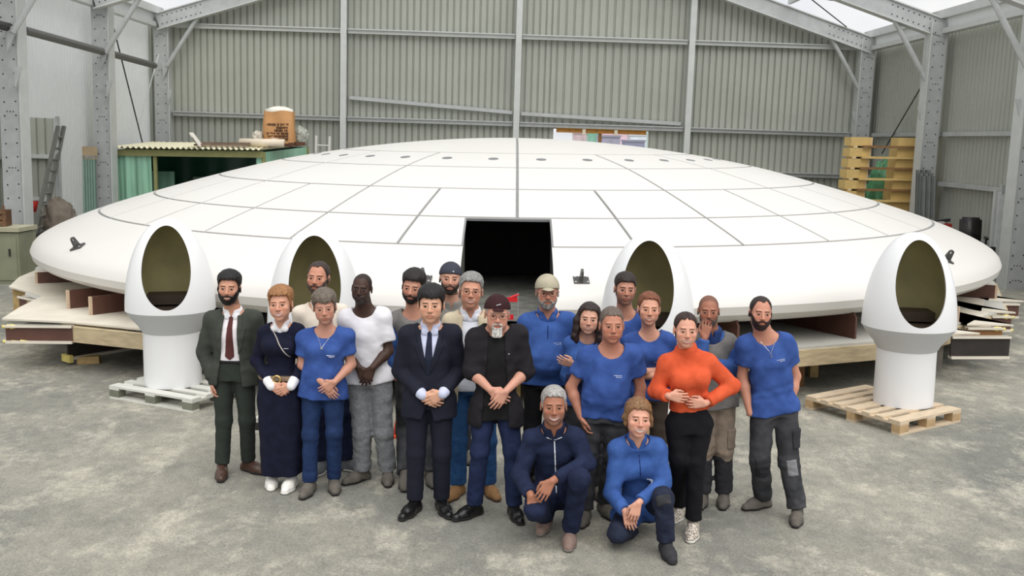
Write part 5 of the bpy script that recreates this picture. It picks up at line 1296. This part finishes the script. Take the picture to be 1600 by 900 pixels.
# 4 woman in blue tee and jeans
p = Person('person in blue t-shirt with pendant and blue jeans, hands crossed low', skin=(205, 156, 136), sex='f', px=dict(top=(507, 449), chin=(509, 501, -.03), shL=(474, 524), shR=(543, 521), elL=(472, 570, .0), wrL=(508, 601, -.16), elR=(549, 570, .0), wrR=(523, 597, -.17), anL=(484, 754), anR=(522, 748), knL=(485, 680, -.03), knR=(522, 676, -.03), toeL=(470, 780), toeR=(524, 772)),
    smile=.05, brow=(110, 92, 80), brow_a=.6, handL=((.55, -.1, -.75), (0, 1, .1), (.6, -.2, .7), .4), handR=((-.75, -.15, -.55), (0, 1, .1), (-.3, -.2, .9), .4), belly=.02, bulk=1.04, zf=.046, hair_t=.03, head=(8, -6, -4), arm=1.05)
p.hair(hairmat('grey_brown_hair', (116, 104, 92)), .034, .020, .008, fringe=.016)
_, S = p.top('t_shirt', BLUE, .018, -.16, .62, .005, .014, neck=-.022, loose=.012); p.logo(S, .07, .62); L = p.TL
p.cord('necklace', S, [(-.055, L*.93), (.0, L*.74), (.055, L*.93)], .0016, silver, .002); MB().cyl(p.fp(S, 0, L*.735, .008), p.fp(S, 0, L*.735, .002), .010, 10).build('pendant', silver, p.root)
p.bottoms(jean, .012, -.04, .08, .004, .060, .056); p.shoes(mudshoe, rubber, 'shoe', .165)
# 5 man in white tee
p = Person('person in white t-shirt and grey checked trousers, hands crossed low', skin=(74, 54, 46), px=dict(top=(564, 427), chin=(568, 470, -.03), shL=(540, 492), shR=(599, 489), elL=(542, 553, .0), wrL=(560, 574, -.16), elR=(607, 548, -.02), wrR=(582, 575, -.17), anL=(566, 735), anR=(606, 735), knL=(566, 675, -.03), knR=(599, 675, -.03), toeL=(541, 754), toeR=(606, 761)),
    smile=0, brow=(20, 16, 15), handL=((.5, -.1, -.85), (0, 1, 0), (.6, -.2, .6), .35), handR=((-.45, -.15, -.9), (0, 1, 0), (-.6, -.2, .6), .35), zf=.066, recede=.006, eye=(20, 16, 14), lip=(.10, .045, .04), hair_t=.008, scalp=(.75, (28, 23, 22)), head=(-4, -2, 4), stubble=(.45, (70, 66, 62)), arm=1.05)
p.beard(hairmat('greying_black_beard', (64, 58, 54)), .005, -.05, chin_only=True)
_, S = p.top('t_shirt', cloth('white_tee', (228, 226, 230), var=.05), .020, -.10, .75, .005, .016, neck=-.012, loose=.015)
chk = cloth('grey_check_trousers', (136, 137, 139), col2=(118, 120, 122), scale=45)
p.bottoms(chk, .024, .0, .075, .007, .066, .064); p.shoes(mudshoe, rubber, 'shoe', .175)
# 6 young man in grey gilet
p = Person('person in grey gilet over blue sleeves, standing behind the navy suit', Y=8.45, skin=(204, 154, 132), px=dict(top=(645, 414), chin=(647, 469, -.03), shL=(617, 495), shR=(676, 494), elL=(611, 545, .02), wrL=(618, 590, -.02), anL=(633, 742), anR=(672, 738), knL=(632, 672), toeL=(632, 762)), zf=.050, smile=.0, brow=(30, 24, 22), head=(-6, -6, 6), hair_t=.03, stubble=(.6, (50, 40, 36)))
p.hair(hairmat('dark_hair', (34, 27, 24)), .034, .012, .006); p.beard(MATS['dark_hair'], .005, -.036)
p.top('sweatshirt', SWEAT, .012, -.08, 1.95, .004, .012, neck=-.015)
p.top('gilet', gilet, .029, -.12, 0, .003, 0, neck=-.02, slope=.9, vneck=.16); p.bottoms(workgrey, .022, -.03, .08, .007); p.shoes(mudshoe, rubber, 'boot')
# 7 young man in backwards cap
p = Person('person in dark backwards cap and grey hooded top at the back', Y=8.75, skin=(212, 166, 144), px=dict(top=(703, 406), chin=(705, 456, -.03), shL=(674, 484), shR=(738, 484)), smile=.4, brow=(40, 30, 26), head=(4, 2, 3), hair_t=.018, stubble=(.75, (56, 44, 38)), zf=.05)
o = p.cap(cloth('dark_cap', (62, 64, 74)), -1, .048); p.beard(hairmat('short_dark_beard', (52, 42, 36)), .004, -.04)
MB().box(p.hp(.018, -.094, .064), (.012, .006, .010)).build('cap_badge', PRINT, o)
_, S = p.top('hooded_top', cloth('warm_grey_fleece', (132, 128, 122)), .02, -.1, 1.95, .004, .014, neck=.02); p.collar(MATS['warm_grey_fleece'], .022, .5, .25, False)
p.rect('blue_panel', S, .08, .17, p.TL*.80, p.TL*.93, SWEAT, .004, .007); p.bottoms(workgrey, .02, -.03, .08); p.shoes(mudshoe, rubber, 'boot')
# 9 man in beige blazer
p = Person('person in beige blazer, white shirt, glasses and blue jeans', skin=(212, 160, 136), px=dict(top=(735, 424), chin=(737, 477, -.03), shL=(703, 499), shR=(768, 497), anL=(716, 758), anR=(763, 756), knL=(716, 690, -.02), knR=(762, 690, -.02), toeL=(700, 781), toeR=(780, 782)), smile=.85, squint=.75, brow=(120, 110, 100), head=(3, 2, 4), hair_t=.022, zf=.058)
p.hair(grey_h, .026, .010, .005); p.glasses(mat('tortoise_frame', (96, 60, 40), .4))
_, S1 = p.top('shirt', cloth('white_blue_shirt', (224, 226, 234), var=.04), .010, -.1, 1.9, .002, .006, neck=.0); p.collar(MATS['white_blue_shirt'], .014, .5, .5)
p.jacket(cloth('beige_blazer', (206, 192, 164)), lambda t: np.interp(t, [-.4, 0, .3, .9, 1.05], [.12, .10, .085, .065, .05]), -.26, zb=.35); p.bottoms(cloth('mid_blue_denim', (52, 92, 140), col2=(40, 74, 118)), .014, .0, .08)
p.shoes(mat('tan_suede', (160, 120, 78), .8, .2, 20), mat('brown_sole', (90, 66, 48), .7), 'shoe', .17)
# 11 man in quarter zip and cap
p = Person('person in beige cap, glasses and blue quarter-zip pullover, hands behind back', Y=8.15, skin=(206, 152, 130), px=dict(top=(854, 428), chin=(856, 478, -.03), shL=(821, 501), shR=(890, 498), elL=(815, 556, .06), elR=(899, 554, .06), wrL=(830, 590, .14), wrR=(885, 590, .14)), smile=.1, belly=.05, bulk=1.06, brow=(110, 100, 92), head=(2, 0, 0), hair_t=.02, zf=.05, arm=1.15)
p.cap(cloth('beige_cap', (176, 168, 146)), 1, .040); p.hair(hairmat('silver_hair', (160, 156, 150)), .004, .008, .002); p.beard(hairmat('grey_goatee', (168, 162, 156)), .007, -.05); p.glasses(frame_m, .023, .018)
_, S = p.top('pullover', BLUE2, .022, -.10, 1.95, .005, .016, neck=.0, vneck=.10); p.collar(BLUE2, .018, .5, .6); L = p.TL
_, S2 = p.top('undershirt', white_c, .010, .3, 0, 0, 0, neck=-.01, vneck=.05)
p.rect('zip', S, -.004, .004, L*.66, L*.86, cloth('navy_zip', (24, 40, 90)), .004, .004); p.logo(S, .075, .60); p.bottoms(blackc, .016, -.02, .08); p.shoes(leather_b, rubber, 'shoe')
# 12 woman with dark wavy hair
p = Person('person in blue jacket with arms crossed, beside the blue quarter-zip pullover', Y=7.86, skin=(218, 172, 150), sex='f', px=dict(top=(919, 471), chin=(921, 518, -.03), shL=(892, 533), shR=(944, 533), elL=(886, 588, -.02), wrL=(925, 592, -.18), elR=(948, 588, -.02), wrR=(896, 570, -.17)), smile=.55, brow=(40, 28, 24), head=(-4, 2, 4), hair_t=.022, zf=.064, handR=((-.8, -.2, .3), (.2, .8, .2), (-.1, -.3, .9), .3), handL=((.9, .2, .1), (0, 1, 0), (0, 0, 1), .3))
lk = []
for q in (-1, 1):
    pts = [p.hp(q*.062, .01, .05), p.hp(q*.090, .0, -.02), p.hp(q*.088, -.005, -.09), p.hp(q*.098, -.005, -.15), p.hp(q*.085, .0, -.19)]
    for a, b in zip(pts[:-1], pts[1:]): lk.append((seg(a, b, .030, .030), .02))
lk.append((seg(p.hp(0, .07, .03), p.hp(0, .085, -.16), .07, .05), .03)); p.hair(hairmat('dark_wavy_hair', (50, 36, 32)), .024, .018, .007, lk, wl=(.03, .06))
_, S = p.top('jacket', SWEAT, .018, -.1, 1.93, .005, .014, neck=-.01, vneck=.12); p.rect('navy_panel', S, -.17, .15, p.TL*.05, p.TL*.42, cloth('navy_panel', (44, 50, 84)), .008, .008)
p.top('undershirt', blackc, .008, .4, 0, 0, 0, neck=-.02); p.bottoms(workgrey, .016, -.03, .08); p.shoes(mudshoe, rubber, 'boot')
# 15 man behind in blue tee
p = Person('person in blue t-shirt standing furthest back, before the third pod', Y=8.75, skin=(196, 146, 124), px=dict(top=(976, 423), chin=(977, 472, -.03), shL=(950, 493), shR=(1002, 493)), smile=.4, brow=(46, 36, 30), head=(2, 0, 3), hair_t=.022, zf=.052, stubble=(.45, (70, 56, 48)), squint=.8)
p.hair(dkbrown_h, .026, .009, .004); p.top('t_shirt', BLUE, .016, -.15, .6, .004, .014, neck=-.03); p.bottoms(workgrey, .018, -.03, .08); p.shoes(mudshoe, rubber, 'boot')
# 16 woman in blue tee arms crossed
p = Person('person in blue t-shirt with arms crossed, left of the orange turtleneck', Y=7.95, skin=(222, 170, 146), sex='f', px=dict(top=(1013, 455), chin=(1014, 504, -.03), shL=(983, 529), shR=(1045, 527), elL=(975, 583, -.02), wrL=(1032, 590, -.18), elR=(1050, 580, -.02), wrR=(1000, 580, -.17)), smile=.75, squint=.7, bulk=1.05, brow=(130, 84, 60), head=(-2, 2, 2), hair_t=.018, zf=.068, burn=.0, handR=((-.8, -.1, -.2), (0, .9, .2), (-.1, -.2, .9), .3), handL=((.9, .1, .3), (0, 1, 0), (0, 0, 1), .3))
p.hair(hairmat('auburn_hair', (132, 78, 50)), .020, .012, .004, [(seg(p.hp(0, .09, .02), p.hp(0, .105, -.06), .045, .035), .03)])
_, S = p.top('t_shirt', BLUE, .016, -.12, .62, .005, .014, neck=-.018); p.logo(S, .06, .55); p.bottoms(cloth('brown_work_trousers', (84, 72, 64)), .016, -.02, .08); p.shoes(mudshoe, rubber, 'boot')
# 19 man with hand at chin
p = Person('person in grey gilet and khaki work trousers holding a hand to the chin', skin=(172, 120, 98), px=dict(top=(1107, 461), chin=(1106, 506, -.03), shL=(1083, 529), shR=(1139, 530), elL=(1092, 566, -.16), wrL=(1101, 528, -.17), elR=(1150, 576, -.03), wrR=(1108, 566, -.20), anL=(1098, 770), anR=(1131, 770), knL=(1098, 702, -.02), knR=(1130, 702, -.03), toeR=(1129, 793)), smile=.2, squint=.8, brow=(40, 32, 28), head=(-8, -2, 0), hair_t=.008, zf=.066, scalp=(.55, (50, 40, 36)), stubble=(.4, (70, 58, 52)), handL=((.15, .1, 1), (.2, .9, 0), (-.8, -.3, .2), 1.0), handR=((-.95, .1, 0), (0, 1, 0), (0, 0, 1), .4))
p.beard(hairmat('grizzled_goatee', (96, 84, 78)), .004, -.05)
p.top('sweatshirt', SWEAT, .012, -.05, 1.95, .004, .014, neck=.03); p.collar(cloth('dark_blue_scarf', (40, 62, 110)), .022, .55, .15, False, name='scarf')
p.top('gilet', gilet, .029, -.14, 0, .003, 0, neck=-.02, slope=.9, vneck=.15)
kh = cloth('khaki_trousers', (150, 134, 118), col2=(124, 112, 100)); p.bottoms(kh, .024, -.03, .08, .006, .066, .062, lowm=(cloth('dark_lower_leg', (56, 56, 60)), .40)); p.pocket('R', .55, .95, kh); p.shoes(mudshoe, rubber, 'boot')
# 8 man in navy suit
p = Person('person in dark navy suit and navy tie, hands clasped in front', skin=(222, 176, 150), px=dict(top=(674, 442), chin=(674, 499, -.03), shL=(636, 521), shR=(709, 520), elL=(626, 579, .03), wrL=(660, 617, -.15), elR=(719, 578, .07), wrR=(692, 615, -.16), anL=(648, 784), anR=(690, 781), knL=(650, 708, -.02), knR=(690, 708, -.02), toeL=(637, 804), toeR=(698, 803)), smile=.35, squint=.75, brow=(22, 18, 18), eye=(28, 20, 18), face_w=1.05, drop=.010, head=(0, -2, 0), hair_t=.03, zf=.044, handL=CL, handR=CR)
p.hair(black_h, .034, .016, .005, fringe=.008)
_, S1 = p.top('shirt', cloth('lavender_shirt', (196, 200, 222), var=.04), .010, .16, 1.98, .002, .008, neck=.0); p.collar(MATS['lavender_shirt']); p.tie(S1, cloth('navy_tie', (36, 40, 58)), .30)
suit = cloth('navy_suit', (30, 32, 44), var=.1); p.bottoms(suit, .014, .2, .085, .002, .062, .056)
p.jacket(suit, lambda t: np.interp(t, [-.4, -.1, .28, .36, .92, 1.05], [.06, .012, .0, .004, .070, .055]), -.30, zb=.34, ease=.022); p.cuffs(MATS['lavender_shirt'], 'LR', (.93, 1.01), .009); p.shoes(leather_b, rubber, 'dress_shoe', .185)
# 10 older man in black
p = Person('person in maroon cap, glasses and open black jacket, forearms bare, hands crossed', skin=(214, 164, 144), px=dict(top=(778, 460), chin=(776, 514, -.03), shL=(741, 524), shR=(812, 519), elL=(737, 580, -.05), wrL=(766, 609, -.15), elR=(822, 580, .0), wrR=(790, 612, -.17), anL=(741, 789), anR=(803, 790), knL=(750, 704, -.03), knR=(801, 704, -.03), toeL=(717, 809), toeR=(813, 816)), smile=0, brow=(170, 160, 150), brow_a=.5, head=(4, -2, 2), hair_t=.018, zf=.05, handL=((.7, -.15, -.5), (0, 1, .1), (.4, -.2, .8), .35), handR=((-.55, -.15, -.75), (0, 1, .1), (-.5, -.2, .8), .35))
o = p.cap(cloth('maroon_cap', (56, 30, 32)), 1, .052, small=.45); p.hair(hairmat('white_side_hair', (196, 192, 186)), .003, .006, .002); p.beard(hairmat('white_goatee', (224, 220, 214)), .009, -.05, chin_only=True, drop=.02); p.glasses(mat('thin_brown_frame', (110, 74, 52), .4))
MB().cyl(p.hp(-.014, -.094, .075), p.hp(.016, -.092, .084), .0022, 5).build('cap_emblem', PRINT, o)
_, S1 = p.top('t_shirt', cloth('black_tee', (26, 25, 27), var=.1), .014, -.18, 0, .004, 0, neck=-.004)
jb = cloth('black_jacket', (34, 32, 35), var=.15); p.jacket(jb, lambda t: np.interp(t, [-.4, 0, .5, .9, 1.05], [.11, .09, .075, .055, .045]), -.27, sleeve=1.22, lap=False, amp=.006, arm_e=.020); p.rect('chest_emblem', p.g, .085, .102, p.TL*.70, p.TL*.708, PRINT, .004, .004)
p.bottoms(cloth('navy_jeans', (36, 46, 78), col2=(28, 38, 66)), .016, -.05, .08, .005); p.shoes(leather_b, rubber, 'shoe', .18)
# 14 man in blue tee, centre right
p = Person('person in blue t-shirt standing directly behind the two kneeling people', skin=(196, 140, 118), px=dict(top=(956, 479), chin=(955, 531, -.03), shL=(916, 552), shR=(992, 549), elL=(892, 605, .02), wrL=(908, 652, -.06), elR=(1001, 606, .03), wrR=(994, 655, .02), anL=(914, 797), anR=(944, 785), knL=(920, 712, -.03), knR=(958, 712, -.02), toeL=(908, 822)), smile=.35, squint=.7, brow=(110, 92, 80), brow_a=.6, head=(2, 0, 0), hair_t=.010, zf=.060, scalp=(.5, (110, 96, 86)), belly=.02, arm=1.08, handL=((.3, -.1, -.9), (.9, .2, .3), (.1, -1, .1), .5))
p.hair(hairmat('cropped_grey_hair', (112, 98, 88)), .010, .006, .002)
_, S = p.top('t_shirt', BLUE, .020, -.09, .60, .006, .016, neck=-.030, loose=.014); p.logo(S, .06, .62); p.bottoms(workgrey, .024, -.03, .08, .008); p.shoes(mudshoe, rubber, 'boot')
# 18 woman in orange
p = Person('person in orange turtleneck and black trousers with hands at the waist', skin=(224, 172, 150), sex='f', px=dict(top=(1071, 487), chin=(1070, 538, -.03), shL=(1042, 563), shR=(1107, 561), elL=(1025, 611, .02), wrL=(1045, 619, -.15), elR=(1144, 602, .02), wrR=(1102, 631, -.12), anL=(1061, 790), anR=(1083, 818), knL=(1060, 716, -.03), knR=(1087, 722, -.04), toeL=(1050, 818), toeR=(1076, 854)), Y=7.12, smile=.85, squint=.75, bulk=1.02, brow=(60, 42, 34), head=(0, 0, 2), hair_t=.014, zf=.072, burn=.0, handL=((.95, -.1, -.1), (0, 1, 0), (.1, -.2, .9), .4), handR=((-.95, -.1, .05), (0, 1, 0), (-.1, -.3, .9), .4), lip=(.45, .13, .12))
p.hair(hairmat('dark_tied_hair', (58, 38, 32)), .014, .010, .002, [(seg(p.hp(0, .09, .03), p.hp(0, .11, -.01), .04, .035), .03)], part=0)
_, S = p.top('turtleneck', cloth('orange_knit', (214, 92, 56), col2=(198, 80, 46), bump=.3, bscale=200), .022, .17, 1.9, .005, .018, turtle=True, loose=.012); p.bottoms(cloth('black_trousers', (20, 20, 25)), .018, .28, .10, .004, .062, .056)
p.shoes(mat('spotted_canvas', (226, 216, 200), .7, .0, 90, col2=(70, 56, 48)), rubw, 'sneaker', .165, toe_m=rubw)
# 20 man at the right with beard
p = Person('person in blue t-shirt with pendant, hands in work trouser pockets, far right', skin=(206, 152, 130), px=dict(top=(1187, 463), chin=(1188, 510, -.03), shL=(1163, 533), shR=(1229, 529), elL=(1160, 588, .05), wrL=(1172, 646, -.05), elR=(1243, 588, .05), wrR=(1231, 646, -.05), anL=(1192, 777), anR=(1246, 796), knL=(1187, 716, -.05), knR=(1233, 722, -.04), toeL=(1158, 795), toeR=(1244, 815)), smile=.1, brow=(36, 28, 26), head=(-2, 0, 3), hair_t=.008, zf=.070, recede=.012, scalp=(.6, (48, 38, 34)))
p.hair(hairmat('short_brown_hair', (50, 38, 33)), .009, .006, .002); p.beard(hairmat('dark_full_beard', (48, 34, 30)), .010, -.034)
_, S = p.top('t_shirt', BLUE, .020, -.12, .62, .006, .016, neck=-.022, loose=.016); p.logo(S, .065, .66); L = p.TL
p.cord('necklace', S, [(-.06, L*.94), (-.01, L*.80), (.0, L*.75), (.01, L*.80), (.06, L*.94)], .0016, silver, .002); MB().cyl(p.fp(S, 0, L*.74, .003), p.fp(S, 0, L*.71, .003), .004, 6).build('pendant', silver, p.root)
p.bottoms(workgrey, .024, -.04, .08, .008, .066, .066); p.pocket('R', .38, .72, cloth('dark_pocket', (50, 50, 54))); p.pocket('R', .92, 1.25, cloth('pale_knee_patch', (128, 128, 130)), front=True, w=.04, off=.004, name='knee_patch'); p.pocket('L', .9, 1.35, MATS['dark_pocket'], front=True, w=.06, off=.005, name='knee_patch'); p.shoes(mudshoe, rubber, 'boot')
# 13 kneeling man
p = Person('kneeling person in navy jacket with a white zip', Y=7.04, H=1.76, skin=(176, 124, 100), px=dict(top=(865, 601), chin=(865, 659, -.06), shL=(829, 681), shR=(901, 677), hip=(868, 770, .16), elL=(812, 742, -.05), wrL=(830, 775, -.30), elR=(917, 722, -.06), wrR=(862, 752, -.34), knL=(836, 796, -.28), anL=(853, 806, .1), hpL=(850, 776, .14), hpR=(887, 774, .14), knR=(905, 748, -.30), anR=(891, 829), toeR=(888, 857), toeL=(851, 826)), smile=1.0, squint=.65, brow=(60, 50, 46), head=(0, 2, 0), hair_t=.016, zf=.058, stubble=(.35, (110, 100, 96)), handL=((.15, -.25, -.9), (.1, .9, -.1), (.8, -.4, 0), .4), handR=((-.55, -.2, -.8), (.2, .9, 0), (-.7, -.5, .5), .3), lip=(.36, .12, .10))
p.hair(hairmat('silver_grey_hair', (178, 174, 170)), .018, .009, .003)
nj = cloth('navy_track_jacket', (32, 40, 66), col2=(26, 33, 56)); _, S = p.top('jacket', nj, .020, -.10, 1.9, .006, .016, neck=.012); p.collar(nj, .016, .5, .3, False); L = p.TL
p.rect('zip', S, -.0045, .0045, L*.22, L*.94, PRINT, .004, .004)
for q in (-1, 1): p.cord('collar_piping', S, [(q*.004, L*.925), (q*.055, L*.955)], .003, PRINT, .003)
p.top('undershirt', blackc, .006, .4, 0, 0, 0, neck=-.01)
em = MB(); c = p.fp(S, .075, L*.70, .003)
for dx, dz, r in ((0, 0, .009), (.008, .010, .006), (-.009, .009, .006), (.004, -.012, .004), (-.004, .002, .007)): em.cyl(c+p.tf[0]*dx+p.tf[2]*dz, c+p.tf[0]*dx+p.tf[2]*dz-p.tf[1]*.003, r, 7)
em.build('rooster_emblem', PRINT, p.root)
p.bottoms(jeand, .016, .1, .085, .006, .066, .058); p.shoes(mat('taupe_suede', (134, 112, 102), .85, .2, 20), mat('taupe_sole', (120, 112, 104), .8), 'boot', .17)
# 17 kneeling woman
p = Person('kneeling person in blue sweatshirt with a short collar zip', Y=6.98, H=1.70, skin=(226, 174, 152), sex='f', px=dict(top=(998, 618), chin=(995, 678, -.06), shL=(963, 698), shR=(1029, 696), hip=(1000, 790, .18), elL=(956, 772, -.05), wrL=(978, 800, -.26), elR=(1037, 756, -.06), wrR=(997, 786, -.30), hpL=(984, 796, .16), hpR=(1018, 795, .16), knL=(966, 832, -.22), anL=(985, 830, .16), knR=(1036, 777, -.28), anR=(1041, 848), toeR=(1050, 876)), smile=1.25, squint=.55, brow=(120, 88, 62), head=(4, 4, 4), hair_t=.028, zf=.056, handL=((.3, -.2, -.85), (.1, .9, -.1), (.8, -.4, .1), .5), handR=((-.3, -.2, -.9), (.1, .9, 0), (-.8, -.4, .3), .5), lip=(.45, .14, .13), bulk=1.04)
lk = [(seg(p.hp(q*.064, .012, .055), p.hp(q*.080, .010, .0), .020, .020), .02) for q in (-1, 1)]+[(seg(p.hp(q*.080, .010, .0), p.hp(q*(.082+.008*q), .008, -.045), .020, .015), .02) for q in (-1, 1)]+[(seg(p.hp(.01, -.062, .092), p.hp(.062, -.05, .060), .018, .014), .02), (seg(p.hp(0, .06, .03), p.hp(0, .085, -.05), .07, .05), .03)]
p.hair(hairmat('dark_blond_hair', (142, 106, 72)), .026, .014, .007, lk, wl=(.025, .05))
_, S = p.top('sweatshirt', SWEAT, .022, -.06, 1.92, .006, .018, neck=.012, vneck=.05); p.collar(SWEAT, .016, .45, .45, False); L = p.TL; p.rect('zip', S, -.003, .003, L*.62, L*.88, MATS['navy_zip'], .004, .004); p.logo(S, .07, .58)
p.bottoms(cloth('dark_work_jeans', (40, 46, 64), col2=(30, 34, 50)), .016, .1, .085, .006, .066, .058); p.pocket('R', .9, 1.2, workgrey, front=True, w=.05, off=.006, name='knee_patch'); p.shoes(mat('black_suede', (48, 48, 52), .8, .2, 20), rubber, 'boot', .165)
